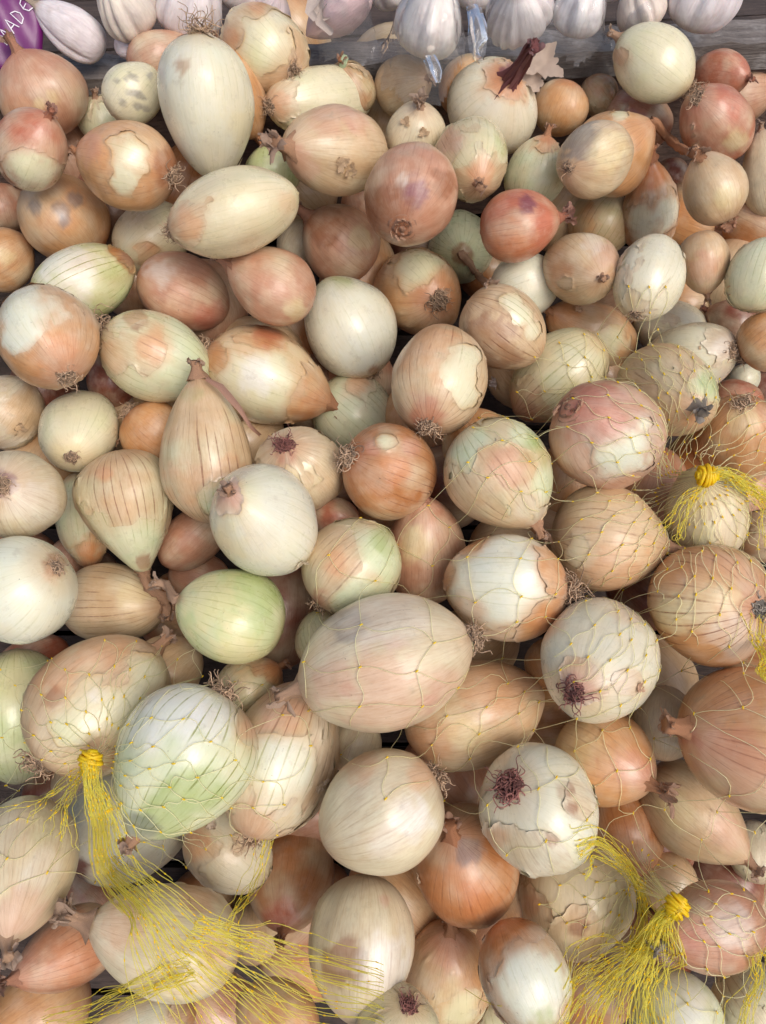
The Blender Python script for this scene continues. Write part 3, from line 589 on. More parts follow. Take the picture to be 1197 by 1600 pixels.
def profile(al, be, u):
    """radius at height u in -1..1"""
    u0 = (be - al) / (al + be)
    mx = (1 - u0) ** al * (1 + u0) ** be
    return np.maximum(1 - u, 0) ** al * np.maximum(1 + u, 0) ** be / mx

def grid(nphi, nth):
    th = np.linspace(0.0, math.pi, nth + 1)[1:-1]
    ph = np.arange(nphi) * 2 * math.pi / nphi
    return th, ph
def lathe(al, be, E, nphi, nth, seed):
    th, ph = grid(nphi, nth)
    u = -np.cos(th)
    r = profile(al, be, u)
    TH, PHI = np.meshgrid(u, ph, indexing='ij')
    Rr = np.repeat(r[:, None], nphi, 1)
    rnd = np.random.RandomState(seed)
    q = rnd.rand(4) * 6.28
    lump = 1 + .034 * np.cos(2 * PHI + q[0]) + .022 * np.cos(3 * PHI + q[1]) + .007 * np.cos(7 * PHI + 2 * TH + q[0]) + .012 * np.sin(3 * TH + PHI + q[2]) + .004 * np.cos(11 * PHI + q[3])
    Rr = Rr * lump
    V = np.stack([Rr * np.cos(PHI), Rr * np.sin(PHI), TH * E], -1).reshape(-1, 3)
    V = V * (1 + 0.03 * vnoise(V * 1.5, seed)[:, None])
    V = np.concatenate([V, [[0, 0, -E], [0, 0, E]]])
    nr = len(th)
    i = np.arange(nr - 1)[:, None] * nphi; j = np.arange(nphi)[None, :]; j2 = (j + 1) % nphi
    Q = np.stack([i + j, i + j2, i + nphi + j2, i + nphi + j], -1).reshape(-1, 4)
    s, t = nr * nphi, nr * nphi + 1
    jj = np.arange(nphi); jn = (jj + 1) % nphi
    caps = [[s, int(b_), int(a_)] for a_, b_ in zip(jj, jn)] + [[int((nr - 1) * nphi + a_), int((nr - 1) * nphi + b_), t] for a_, b_ in zip(jj, jn)]
    return V, Q, caps

def clip_mesh(V, tris, f, extra):
    """keep the part of a triangle mesh where f>0, cutting through triangles"""
    pos = f > 0
    cnt = pos[tris].sum(1)
    keep = tris[cnt == 3].tolist()
    V = list(map(tuple, V)); X = list(map(tuple, extra)); fl = list(f)
    cache = {}
    def cut(p, q):
        k = (p, q) if p < q else (q, p)
        if k not in cache:
            t = fl[p] / (fl[p] - fl[q]); 
            V.append(tuple(V[p][m] + t * (V[q][m] - V[p][m]) for m in range(3)))
            X.append(tuple(X[p][m] + t * (X[q][m] - X[p][m]) for m in range(len(X[p]))))
            cache[k] = len(V) - 1
        return cache[k]
    for tri in tris[(cnt > 0) & (cnt < 3)].tolist():
        k = [pos[v] for v in tri]
        while not (k[0] and (not k[2])):
            tri = tri[1:] + tri[:1]; k = k[1:] + k[:1]
        p, q, r = tri
        if k[1]:
            keep.append([p, q, cut(q, r)]); keep.append([p, cut(q, r), cut(r, p)])
        else:
            keep.append([p, cut(p, q), cut(r, p)])
    V = np.array(V); X = np.array(X); K = np.array(keep)
    if len(K) == 0: return V, K, X
    used = np.unique(K); mp = -np.ones(len(V), int); mp[used] = np.arange(len(used))
    return V[used], mp[K], X[used]

def islands(K, n):
    lab = np.arange(n)
    while True:
        m = lab[K].min(1); new = lab.copy()
        for c in range(3): np.minimum.at(new, K[:, c], m)
        new = new[new]
        if (new == lab).all(): break
        lab = new
    l = lab[K[:, 0]]
    return [K[l == u] for u in np.unique(l)]

def strip_mesh(path, wd, rnd, seed, up):
    """a ragged curled ribbon of dry skin along path"""
    path = np.asarray(path, float); k = len(path)
    Tn = np.gradient(path, axis=0); Tn /= np.linalg.norm(Tn, axis=1)[:, None] + 1e-9
    S = np.cross(Tn, up); S /= np.linalg.norm(S, axis=1)[:, None] + 1e-9
    Nn = np.cross(S, Tn)
    rows, m = [], 5
    for i in range(k):
        t = i / (k - 1)
        wv = wd * (0.55 + 0.7 * math.sin(math.pi * min(1, .15 + t * .9))) * (0.8 + .4 * rnd.rand())
        for q in range(m):
            s = (q / (m - 1) - .5) * 2
            rows.append(path[i] + S[i] * s * wv + Nn[i] * (wd * (.55 * s * s + .25 * (rnd.rand() - .5))))
    Fc = [[i * m + q, i * m + q + 1, (i + 1) * m + q + 1, (i + 1) * m + q] for i in range(k - 1) for q in range(m - 1)]
    return np.array(rows), Fc
def join(parts):
    VV, FF, base = [], [], 0
    for V, Fc in parts:
        VV.append(np.asarray(V)); FF += [[int(x) + base for x in f] for f in (Fc if isinstance(Fc, list) else Fc.tolist())]
        base += len(V)
    return np.concatenate(VV), FF

def wrinkled_tube(path, rad, seed, n=16, amp=.28, cap=True):
    V, Fq = tubes([path], [rad], n=n)
    k = len(path)
    rs = np.random.RandomState(seed)
    c = np.repeat(np.asarray(path), n, 0)
    ph = np.tile(np.arange(n), k)
    m = 1 + amp * np.sin(ph * 2 * math.pi / n * 5 + rs.rand() * 6) * .6 + amp * (rs.rand(n)[ph] - .5)
    V = c + (V - c) * m[:, None]
    Fl = Fq.tolist()
    if cap:
        V = np.concatenate([V, [np.asarray(path[-1]) - (np.asarray(path[-1]) - np.asarray(path[-2])) * .4]])
        Fl += [[(k - 1) * n + j, (k - 1) * n + (j + 1) % n, k * n] for j in range(n)]
    return V, Fl

def neck_part(root, E, rnd, seed, ex, skincol, W2L, style):
    """dry neck at the +Z end, in local units of the onion's half width"""
    if style == 'ring':
        P = []
        for q, (ro, h) in enumerate(((.30, .03), (.22, .05), (.145, .03), (.07, .05))):
            zz = E * .985 - ro * .26
            pth = [(0, 0, zz - .12), (0, 0, zz), (0, 0, zz + h), (0, 0, zz + h * .7), (0, 0, zz - .05)]
            P.append(wrinkled_tube(pth, np.array([ro * 1.05, ro, ro * .97, ro * .86, ro * .8]), seed + q, n=26, amp=.09, cap=False))
        V, Fl = join(P)
        mesh_obj('neck', V, Fl, M_FIB, root, cols=lin((176, 134, 108)))
        V, Fl = wrinkled_tube([(0, 0, E - .18), (0, 0, E - .04)], np.array([.15, .12]), seed, n=16, amp=.3)
        mesh_obj('neck_core', V, Fl, M_FIB, root, cols=lin((84, 56, 50)))
        parts = []
        for q in range(16):
            a = rnd.rand() * 6.28; r0 = .06 + .2 * rnd.rand()
            p = np.array([[math.cos(a) * r0, math.sin(a) * r0, E - .08], [math.cos(a) * (r0 + .02), math.sin(a) * (r0 + .02), E - .01], [math.cos(a + .4) * (r0 + .06), math.sin(a + .4) * (r0 + .06), E + .015]])
            parts.append(strip_mesh(p, .018 + .02 * rnd.rand(), rnd, q, np.array([math.cos(a), math.sin(a), .1])))
        V, Fl = join(parts); mesh_obj('torn_skin', V, Fl, M_HUSK, root, cols=lin((206, 168, 140)))
        return
    ln = .13 if ex.get('small') else .23 + .12 * rnd.rand()
    col = {'grey': (150, 142, 128), 'stalk': (122, 70, 70), 'plain': None}[style if style in ('grey', 'stalk') else 'plain']
    if col is None: col = np.array(skincol) * .45 + np.array((166, 116, 90)) * .53
    if style == 'stalk':
        path = np.array([(0, 0, E - .2), (0, 0, E), (.03, 0, E + .25), (.05, .02, E + .5), (.03, .03, E + .85), (.05, .0, E + 1.05)]) 
        rad = np.array([.30, .17, .115, .10, .085, .12])
    elif 'long' in ex:
        pts = [np.array([0, 0, E - .14]), np.array([0, 0, E + .03])]
        for q, (x, y) in enumerate(ex['long']): pts.append(W2L(x, y, q))
        ctl = np.array(pts); path = []
        for q in range(len(ctl) - 1):
            p0 = ctl[max(q - 1, 0)]; p1 = ctl[q]; p2 = ctl[q + 1]; p3 = ctl[min(q + 2, len(ctl) - 1)]
            for t in np.linspace(0, 1, 5)[:-1 if q < len(ctl) - 2 else None]:
                path.append(.5 * ((2 * p1) + (-p0 + p2) * t + (2 * p0 - 5 * p1 + 4 * p2 - p3) * t * t + (-p0 + 3 * p1 - 3 * p2 + p3) * t ** 3))
        path = np.array(path); k = len(path)
        rad = .075 + .10 * np.exp(-np.arange(k) / 2.2) + .03 * np.sin(np.arange(k) * 1.7) ** 2
        rad[-1] *= 1.4
    else:
        if ex.get('big'): ln = .40
        bx, by = (rnd.rand(2) - .5) * .16
        path = np.array([(0, 0, E - .16), (0, 0, E - .06), (bx * .1, by * .1, E + .03), (bx * .3, by * .3, E + ln * .45), (bx * .6, by * .6, E + ln * .75), (bx, by, E + ln)])
        rad = np.array([.24, .17, .115, .09, .095, .10]) * (1.0 if not ex.get('small') else .8) * (1.35 if ex.get('big') else 1)
    V, Fl = wrinkled_tube(path, rad, seed, n=22 if style == 'stalk' else 16, amp=.6 if style == 'stalk' else .28)
    if style == 'stalk':
        for q in range(9):
            a = q * .7; c_, s_ = math.cos(a), math.sin(a)
            sp = np.array([p + np.array([c_, s_, 0]) * r0 * (1.02 + .12 * rnd.rand()) + rnd.randn(3) * .012 for p, r0 in zip(path[1:], rad[1:])])
            mesh_obj('dry_leaf', *strip_mesh(sp, .035 + .02 * rnd.rand(), rnd, q, np.array([c_, s_, .05])), M_HUSK, root, cols=lin(np.array((136, 84, 80)) + rnd.randint(-18, 30)))
    V = V + .02 * np.stack([vnoise(V * 9, seed), vnoise(V * 9, seed + 1), vnoise(V * 9, seed + 2)], -1)
    mesh_obj('neck', V, Fl, M_FIB, root, cols=lin(col))
    # shreds of dry leaf at the tip
    parts = []; tip = path[-1]; d = norm(path[-1] - path[-2])
    ns = 16 if ex.get('big') else 11 if ex.get('flap') else 7
    for q in range(ns):
        a = rnd.rand() * 6.28; o = norm(np.cross(d, [math.cos(a), math.sin(a), .3]))
        L = (.07 + .08 * rnd.rand()) * (1.9 if ex.get('flap') else 1) * (.6 if ex.get('small') else 1)
        st = tip - d * (.04 + .12 * rnd.rand() * (ln > .1)) + o * .07
        w3 = rnd.randn(3) * .25
        p = np.array([st, st + (d * .5 + o * .2) * L, st + (d * .9 + o * .5 + w3) * L, st + (d * .9 + o * 1.0 + w3 * 1.8) * L])
        parts.append(strip_mesh(p, (.036 + .040 * rnd.rand()) * (1.5 if ex.get('flap') else 1), rnd, q, o))
    V, Fl = join(parts)
    mesh_obj('torn_skin', V, Fl, M_HUSK, root, cols=lin(np.array(col) * .7 + 66))

def husk_patch(root, P0, Rn, U, size, rnd, seed, col, name='loose_skin'):
    """a crumpled sheet of loose skin around local point P0, normal Rn"""
    n = 15
    Rn = norm(Rn); A = norm(np.cross(Rn, U)); B = np.cross(Rn, A)
    g = np.linspace(-1, 1, n)
    X, Y = np.meshgrid(g, g, indexing='ij')
    rr = np.sqrt(X ** 2 + Y ** 2); an = np.arctan2(Y, X)
    V = P0 + size * (X[..., None] * A + Y[..., None] * B * .8) + size * (.28 * rr ** 2)[..., None] * Rn
    V = V.reshape(-1, 3)
    V = V + size * .22 * fbm(V / size * 1.6, seed)[:, None] * Rn
    edge = .82 + .22 * np.sin(an * 3 + rnd.rand() * 6) + .13 * np.sin(an * 7 + rnd.rand() * 6) + .07 * np.sin(an * 17)
    f = (edge - rr).reshape(-1)
    Q = [[i * n + j, (i + 1) * n + j, (i + 1) * n + j + 1] for i in range(n - 1) for j in range(n - 1)] + [[i * n + j, (i + 1) * n + j + 1, i * n + j + 1] for i in range(n - 1) for j in range(n - 1)]
    V, K, _ = clip_mesh(V, np.array(Q), f, V)
    return mesh_obj(name, V, K.tolist(), M_HUSK, root, cols=lin(col))

def root_part(root, E, rnd, seed, ex, zsign=-1):
    rs = ex.get('rs', 1.0) * (.75 if ex.get('small') else 1.28)
    purple = ex.get('purple')
    base = (138, 90, 82) if purple else ((150, 144, 132) if ex.get('greytip') else (178, 153, 126))
    # root disc
    pth = np.array([(0, 0, zsign * (E - .14)), (0, 0, zsign * (E - .02)), (0, 0, zsign * (E + .02)), (0, 0, zsign * (E + .03))])
    V, Fl = wrinkled_tube(pth, np.array([.22, .17, .13, .07]) * (.75 + .3 * min(rs, 1.3)), seed, n=18, amp=.22)
    mesh_obj('root_disc', V, Fl, M_FIB, root, cols=lin(np.array(base) * .75))
    lines, rad, cols = [], [], []
    N = int(80 * min(1.5, max(rs, .75)))
    for q in range(N):
        a = rnd.rand() * 6.28; r0 = .15 * math.sqrt(rnd.rand())
        p = np.array([r0 * math.cos(a), r0 * math.sin(a), zsign * (E - .02)])
        d = norm([math.cos(a) * (.3 + r0 * 4), math.sin(a) * (.3 + r0 * 4), zsign * (.5 + rnd.rand())])
        L = (.16 + .24 * rnd.rand()) * rs; k = 10; pts = [p]
        if ex.get('long_root') and q % 3 == 0: L *= 1.6
        cv = norm(rnd.randn(3)); om = .55 + .4 * rnd.rand()
        for s in range(k):
            d = norm(d + np.cross(cv, d) * om + rnd.randn(3) * .25 + np.array([0, 0, zsign * .12]))
            pts.append(pts[-1] + d * L / k)
        lines.append(pts); rad.append(np.linspace(.016, .007, k + 1))
    V, Fq = tubes(lines, rad, n=3)
    cc = np.repeat(lin(np.array(base) * 1.15 + 12)[None], len(V), 0) * (0.55 + .75 * np.repeat(np.random.RandomState(seed).rand(N), 11 * 3))[:, None]
    mesh_obj('roots', V, Fq.tolist(), M_FIB, root, cols=cc)

def build_onion(i, row, z, seed, fill=False):
    cx, cy, a, b, end, ex_, ey_, lay, fl, sk, cov, label, ex = row
    rnd = np.random.RandomState(seed * 7 + 3)
    rr_, uu_, ff_ = frame_at(cx, cy)
    dx, dy = ex_ - cx, -(ey_ - cy)
    L = math.hypot(dx, dy) + 1e-6; dx, dy = dx / L, dy / L
    ka = kfac(cx, cy, dx, -dy); kb = kfac(cx, cy, -dy, -dx)
    B = b * kb * z
    ar, dr = a * ka * z / B, L * ka * z / B           # in units of B
    if dr < .9 * ar and end in 'NR':
        den = dr * dr + 1 - ar * ar
        A = dr / math.sqrt(den) if den > .05 else ar * 1.2
        A = min(max(A, .9, ar * .98), 1.45)
        ct = min(1, dr / A)
    else:
        A, ct = ar, 1.0
    st = math.sqrt(max(0, 1 - ct * ct))
    if end in 'nr': st = -.12; ct = math.sqrt(1 - st * st)
    if not fill and end in 'NR':
        # lean the seen end forward until it clears the neighbours it lies on
        need = (z - surf_depth(cx + (ex_ - cx) * 1.04, cy + (ey_ - cy) * 1.04, i) + .003) / (A * B)
        if need > st:
            st = min(need, .60); ct = math.sqrt(1 - st * st)
            A = min(max(A, dr / ct), 1.3 * A)
    axis = rr_ * dx * ct + uu_ * dy * ct + ff_ * st       # world direction of the visible end
    zax = axis if end in 'Nn' else -axis
    xax = norm(np.cross(uu_ if abs(zax.dot(uu_)) < .9 else rr_, zax)); yax = np.cross(zax, xax)
    Rm = np.stack([xax, yax, zax], 1)
    Cc = at(cx, cy, z)
    M = Matrix([[*(Rm[0] * B), Cc[0]], [*(Rm[1] * B), Cc[1]], [*(Rm[2] * B), Cc[2]], [0, 0, 0, 1]])
    root = empty('onion', M, label, 'onion', 'onions heaped in the crate')
    al, be = ex.get('alpha', .64 if end == 'N' and not ex.get('ring') else .56), ex.get('beta', .5)
    vein = ex.get('vein', 1.0 if fl not in 'WC' else .55) * .55
    small = fill
    def to_view(V):
        Wd = V @ Rm.T
        return np.stack([Wd @ rr_, Wd @ uu_, Wd @ ff_], -1)
    skc, flc = lin(SKIN[sk]), lin(FLESH[fl])
    def colour(V, Vw, skin, f=None):
        n1 = fbm(V * 1.4, seed)[:, None]; n2 = fbm(V * 3.1, seed + 9)[:, None]
        zn = (V[:, 2] / A)[:, None]
        if skin:
            c = skc * np.ones((len(V), 1))
            c = c + (flc * .96 - c) * np.clip(.13 + .45 * n1, 0, .65)
            c = c * (1 + .09 * n2)
            pole = np.clip((abs(zn) - .62) / .38, 0, 1) ** 1.5
            c = c + (lin((178, 108, 76)) - c) * pole * (.55 if sk not in 'AT' else .35)
        else:
            c = flc * np.ones((len(V), 1))
            c = c + (lin((208, 212, 160)) - c) * np.clip(.10 + .30 * n1, 0, .45) * (1 if fl != 'W' else .5)
            c = c + (lin((232, 222, 190)) - c) * np.clip(.15 + .35 * n2, 0, .4)
            pole = np.clip((zn - .72) / .28, 0, 1) ** 1.5
            c = c + (lin((176, 184, 110)) - c) * pole * .4
            rp = np.clip((-zn - .78) / .22, 0, 1)
            c = c + (lin((196, 160, 112)) - c) * rp * .6
        wob = fbm(V * 4.5, seed + 31, 3); rad_ = np.hypot(V[:, 0], V[:, 1]) + .05
        for (x, y, r, t) in ex.get('tint', ()):
            px, py = (x - cx) / b, -(y - cy) / b
            d = np.sqrt((Vw[:, 0] - px) ** 2 + (Vw[:, 1] - py) ** 2) / (r / b)
            soft = .5 if t in 'gwylopr' else .3
            wgt = np.clip((1.15 + .38 * wob - d) / soft, 0, 1) * (Vw[:, 2] > -.1)
            if t == 'g': wgt = wgt * np.clip(.62 + .55 * vnoise(np.stack([V[:, 0] / rad_ * 6, V[:, 1] / rad_ * 6, V[:, 2] * .5], -1), seed + 3), 0, 1)
            mx = {'g': .8, 'k': .62, 'v': .75, 'm': .95, 'b': .7, 'r': .5, 'o': .42, 'p': .36, 'w': .7, 'y': .55, 'l': .5}[t]
            if skin and t in 'g': mx = .45
            if not skin and t in 'op': mx *= .7
            c = c + (lin(TINT[t]) - c) * (wgt * mx)[:, None]
        return np.concatenate([np.clip(c, 0.003, 1), np.full((len(V), 1), vein)], 1)
    def field(V, Vw, sharp=True):
        f = (cov - .5) * 1.9
        phi = np.arctan2(V[:, 1], V[:, 0]); rr = np.hypot(V[:, 0], V[:, 1]) + .05
        D = np.stack([V[:, 0] / rr, V[:, 1] / rr, V[:, 2] * .5], -1)
        f = f + .30 * fbm(V * 1.5, seed + 5, 2) + .16 * fbm(D * 2.6, seed + 6, 3)
        f = f + .25 * np.clip((abs(V[:, 2] / A) - .78) / .2, 0, 1)
        wobd = fbm(V * 2.4, seed + 70, 4)
        Dm = np.stack([V[:, 0] / rr * 5.5, V[:, 1] / rr * 5.5, V[:, 2] * 1.1], -1)
        jag = .20 * fbm(Dm, seed + 71, 3) + .13 * fbm(V * 5.5, seed + 72, 3)
        for key, sg in (('keep', 1), ('bare', -1)):
            for (x, y, r) in ex.get(key, ()):
                px, py = (x - cx) / b, -(y - cy) / b
                d2 = np.sqrt((Vw[:, 0] - px) ** 2 + (Vw[:, 1] - py) ** 2) / (r / b) * (1 + .42 * wobd)
                f = f + sg * 1.5 * np.clip(1.55 - d2, 0, 1.2) * (Vw[:, 2] > -.15)
        return f + jag * (1 if sharp else .3)
    n1, n2 = (24, 16) if small else (60, 38)
    V, Q, caps = lathe(al, be, A, n1, n2, seed)
    Vw = to_view(V)
    full = cov >= .97
    nm = 'bulb'
    BODIES.append(((V @ Rm.T) * B + Cc, Q, caps))
    cb = colour(V, Vw, full)
    if not full and not small and cov > .005:
        wf = np.clip(1 + field(V, Vw, False) / 1.15, 0, 1)[:, None] ** 1.4 * .66
        cb[:, :3] += (skc - cb[:, :3]) * wf
    mesh_obj(nm, V, Q.tolist() + caps, M_SKIN if full else M_FLESH, root, cols=cb, oc=V, sd=(seed * .37) % 50)
    if not full and cov > 0.005 and not small:
        V, Q, caps = lathe(al, be, A, 96, 60, seed)
        Vw = to_view(V)
        f = field(V, Vw)
        tris = np.concatenate([Q[:, [0, 1, 2]], Q[:, [0, 2, 3]], np.array(caps)])
        cc = colour(V, Vw, True)
        lift = .008 + .042 * np.exp(-np.maximum(f, 0) / .09) * np.clip(.35 + 1.1 * fbm(V * 3.0, seed + 8, 2), 0, 1.2)
        # paler, bleached rim where the skin has torn
        rim = np.exp(-np.maximum(f, 0) / .34)[:, None]
        cc[:, :3] = cc[:, :3] * (1 - .55 * rim) + (flc * .66 + skc * .28) * .55 * rim
        Nn = V / (np.linalg.norm(V * [1, 1, 1 / A ** 2], axis=1)[:, None] + 1e-9) * [1, 1, 1 / A ** 2]
        extra = np.concatenate([cc, V], 1)
        V2, K, X = clip_mesh(V + Nn * lift[:, None], tris, f, extra)
        if len(K) > 20:
            for K2 in islands(K, len(V2)):
                if len(K2) < 60: continue
                us = np.unique(K2); mp = -np.ones(len(V2), int); mp[us] = np.arange(len(us))
                mesh_obj('outer_skin', V2[us], mp[K2].tolist(), M_SKIN, root, cols=X[us, :4], oc=X[us, 4:7], sd=(seed * .37 + 11) % 50)
    if fill: return root
    def W2L(x, y, q):
        zs = min(surf_depth(x + ox_, y + oy_) for ox_ in (-7, 0, 7) for oy_ in (-7, 0, 7))
        p = at(x, y, min(zs, z + .01) - .0022)
        return (Rm.T @ (p - Cc)) / B
    ends = []
    if end == 'N' or (end == 'R' and ex.get('opp')): ends.append('N')
    if end == 'R' or (end == 'N' and ex.get('opp')): ends.append('R')
    for e in ends:
        prim = (e == end)
        if e == 'N':
            style = 'ring' if (ex.get('ring') and prim) else 'grey' if ex.get('greytip') else 'stalk' if ex.get('stalk') else 'plain'
            e2 = ex if prim else {k: v for k, v in ex.items() if k not in ('rs', 'small', 'long')}
            neck_part(root, A, rnd, seed, e2, SKIN[sk], W2L, style)
        else:
            e2 = ex if prim else {k: v for k, v in ex.items() if k not in ('small', 'greytip')}
            root_part(root, A, rnd, seed + 50, e2)
    if ex.get('oppflap'):
        for q in range(5):
            an = q * 1.3
            husk_patch(root, np.array([.22 * math.cos(an), .22 * math.sin(an), -A - .12]), np.array([math.cos(an), math.sin(an), -.6]), np.array([0, 0, 1.]), .24, rnd, seed + q, (196, 150, 120))
    if ex.get('stalk'):
        vs = Rm.T @ rr_; vu = Rm.T @ uu_; vf = Rm.T @ ff_
        for q, (ox, oy, sz) in enumerate(((1.08, .70, .46), (.86, .46, .36), (.30, .62, .26))):
            husk_patch(root, vs * ox * .93 + vu * oy * .98 + vf * .35, vf + vs * .3 + vu * .2, vu, sz, rnd, seed + q, (222, 204, 186))
    for (x, y) in ex.get('flap2', ()):
        p = Rm.T @ (at(x, y, z - B * .3) - Cc) / B
        husk_patch(root, p * .98, p, np.array([0, 0, 1.]), .16, rnd, seed + 3, (224, 208, 176))
    if ex.get('flap') and cov < .97:
        for q in range(2):
            an = rnd.rand() * 6.28
            vf = Rm.T @ ff_; s = norm(vf + .9 * rnd.randn(3) * .5)
            p = s * np.array([1, 1, A]) * .98 / np.sqrt((s ** 2).sum())
            husk_patch(root, p, s, np.array([0, 0, 1.]), .20, rnd, seed + q, (222, 196, 160))
    if 'strip' in ex:
        pts = np.array([W2L(x, y, q) for q, (x, y) in enumerate(ex['strip'])])
        V, Fl = strip_mesh(np.array([pts[0], (pts[0] + pts[1]) / 2, pts[1], (pts[1] + pts[2]) / 2, pts[2], (pts[2] + pts[3]) / 2, pts[3], pts[4]]), .05, rnd, 1, Rm.T @ ff_)
        mesh_obj('dry_leaf', V, Fl, M_HUSK, root, cols=lin((196, 156, 136)))
    if ex.get('sprout'):
        V, Fl = wrinkled_tube(np.array([(0, 0, A - .1), (.05, 0, A + .1), (.2, .05, A + .3)]), np.array([.16, .14, .12]), seed, n=16, amp=.1)
        mesh_obj('sprout', V, Fl, M_FIB, root, cols=lin((186, 206, 168)))
    return root

for i, row in enumerate(T):
    build_onion(i, row, ZZ[i], i + 1)

def cut_words(t, n):
    t = t.replace(',', '')
    w_ = t.split()
    return ' '.join(w_[:n])
used = set()
shade = {'T': 'tan', 'O': 'orange', 'P': 'pinkish', 'B': 'brown', 'D': 'dark red'}
for k, (x, y) in enumerate(FILL):
    rnd = np.random.RandomState(900 + k)
    z = zplane(x, y, -.078 - .02 * rnd.rand())
    an = rnd.rand() * 6.28
    bb = 29 * .001 * F / z * (.9 + .25 * rnd.rand())
    for j, row in enumerate(T):
        if math.hypot(row[0] - x, row[1] - y) < row[3] + .8 * bb: z = max(z, ZZ[j] + .030)
    bb = 30 * .001 * F / z * (.95 + .25 * rnd.rand())
    sk = 'TOPBD'[k % 5]
    # named after the nearest onion of the upper layer that has not lent its name yet
    for j in sorted(range(len(T)), key=lambda q: math.hypot(T[q][0] - x, T[q][1] - y)):
        if j in used: continue
        used.add(j); break
    dx, dy = x - T[j][0], y - T[j][1]
    side = ('right of' if dx > 0 else 'left of') if abs(dx) > abs(dy) else ('below' if dy > 0 else 'above')
    lab = 'shaded %s onion deep %s %s' % (shade[sk], side, cut_words(T[j][11], 9))
    lab = ' '.join(lab.split()[:16])
    while lab.split()[-1] in ('the', 'a', 'with', 'and', 'its', 'at', 'in', 'of', 'one', 'on', 'to', 'by', 'under', 'behind', 'from', 'whose', 'over', 'round', 'left', 'across', 'between'): lab = ' '.join(lab.split()[:-1])
    build_onion(k, (x, y, bb * (1.05 + .25 * rnd.rand()), bb, 'n', x + 40 * math.cos(an), y + 40 * math.sin(an), 3, 'C', sk, 1, lab, {}), z, 700 + k, True)['group'] = REST

# ---------------------------------------------------------------- crate and back board
def box_mesh(o, ux, uy, uz, lo, hi, rnd=None, wob=0.0, nx=1):
    """box from o spanning lo..hi along the three unit axes, its long (ux) direction cut into nx slices that waver"""
    V, Fc = [], []
    for i in range(nx + 1):
        x = lo[0] + (hi[0] - lo[0]) * i / nx
        for (yy, zz) in ((lo[1], lo[2]), (hi[1], lo[2]), (hi[1], hi[2]), (lo[1], hi[2])):
            j = rnd.randn(2) * wob if rnd is not None else (0, 0)
            V.append(o + ux * x + uy * (yy + j[0]) + uz * (zz + j[1]))
    for i in range(nx):
        for q in range(4):
            Fc.append([i * 4 + q, i * 4 + (q + 1) % 4, (i + 1) * 4 + (q + 1) % 4, (i + 1) * 4 + q])
    Fc.append([3, 2, 1, 0]); n = nx * 4; Fc.append([n, n + 1, n + 2, n + 3])
    return np.array(V), Fc

M_GREY = wood_material('weathered_grey_wood', (0.15, 0.125, 0.11, 1), (0.24, 0.21, 0.19, 1), (0.38, 0.355, 0.33, 1), (3, 60, 60))
M_BROWN = wood_material('brown_board', (0.12, 0.072, 0.055, 1), (0.20, 0.13, 0.10, 1), (0.08, 0.05, 0.04, 1), (3, 50, 50))
M_DARK = wood_material('dark_crate_wood', (0.05, 0.035, 0.03, 1), (0.085, 0.06, 0.05, 1), (0.03, 0.022, 0.02, 1), (4, 40, 40))
XA = PX
Pl, ztop = EDGE, ZTOP
back = at_height(640, 60, ztop)
depth = (back - Pl).dot(UY)
rnd = np.random.RandomState(5)
board = empty('wooden_board', Matrix.Translation(Vector(Pl)), 'weathered grey board edge dividing the onions from the garlic', 'board')
def child(name, V, Fc, mat, par, org, **kw):
    return mesh_obj(name, V - org, Fc, mat, par, **kw)
V, Fc = box_mesh(Pl, UX, UY, UZ, (-.16, 0.004, -.022), (.66, depth, 0), rnd, .0009, 60)
child('top_rail', V, Fc, M_GREY, board, Pl, smooth=False)
V, Fc = box_mesh(Pl, UX, UY, UZ, (-.16, 0.009, -.16), (.66, depth - .004, -.0225), rnd, .0007, 40)
child('face_board', V, Fc, M_BROWN, board, Pl, smooth=False)

crate = empty('onion_crate', Matrix.Translation(Vector(PO)), 'dark wooden crate that holds the heap of onions', 'crate')
fl0 = PO - NRM * .205
for k in range(9):
    V, Fc = box_mesh(fl0, PX, PY, NRM, (-.42, -.46 + k * .099, -.012), (.42, -.46 + k * .099 + .094, 0), rnd, .0008, 6)
    child('floor_board', V, Fc, M_DARK, crate, PO, smooth=False)
for s in (-1, 1):
    V, Fc = box_mesh(fl0 + PX * s * .425, PY, PX, NRM, (-.46, -.008, -.01), (.44, .008, .23), rnd, .0008, 8)
    child('side_board', V, Fc, M_DARK, crate, PO, smooth=False)
V, Fc = box_mesh(fl0 + PY * -.468, PX, PY, NRM, (-.42, -.008, -.01), (.42, .008, .17), rnd, .0008, 8)
child('front_board', V, Fc, M_DARK, crate, PO, smooth=False)

# second crate behind the board, where the garlic lies
g0 = Pl + UY * (depth + .004)
gcr = empty('garlic_crate', Matrix.Translation(Vector(g0)), 'dark crate behind the board that the garlic lies in', 'crate')
for k in range(4):
    V, Fc = box_mesh(g0, UX, UY, UZ, (-.18, k * .085, -.055), (.68, k * .085 + .081, -.045), rnd, .0006, 8)
    child('floor_board', V, Fc, M_DARK, gcr, g0, smooth=False)
V, Fc = box_mesh(g0, UX, UY, UZ, (-.18, .345, -.06), (.68, .36, .06), rnd, .0006, 8)
child('back_board', V, Fc, M_DARK, gcr, g0, smooth=False)

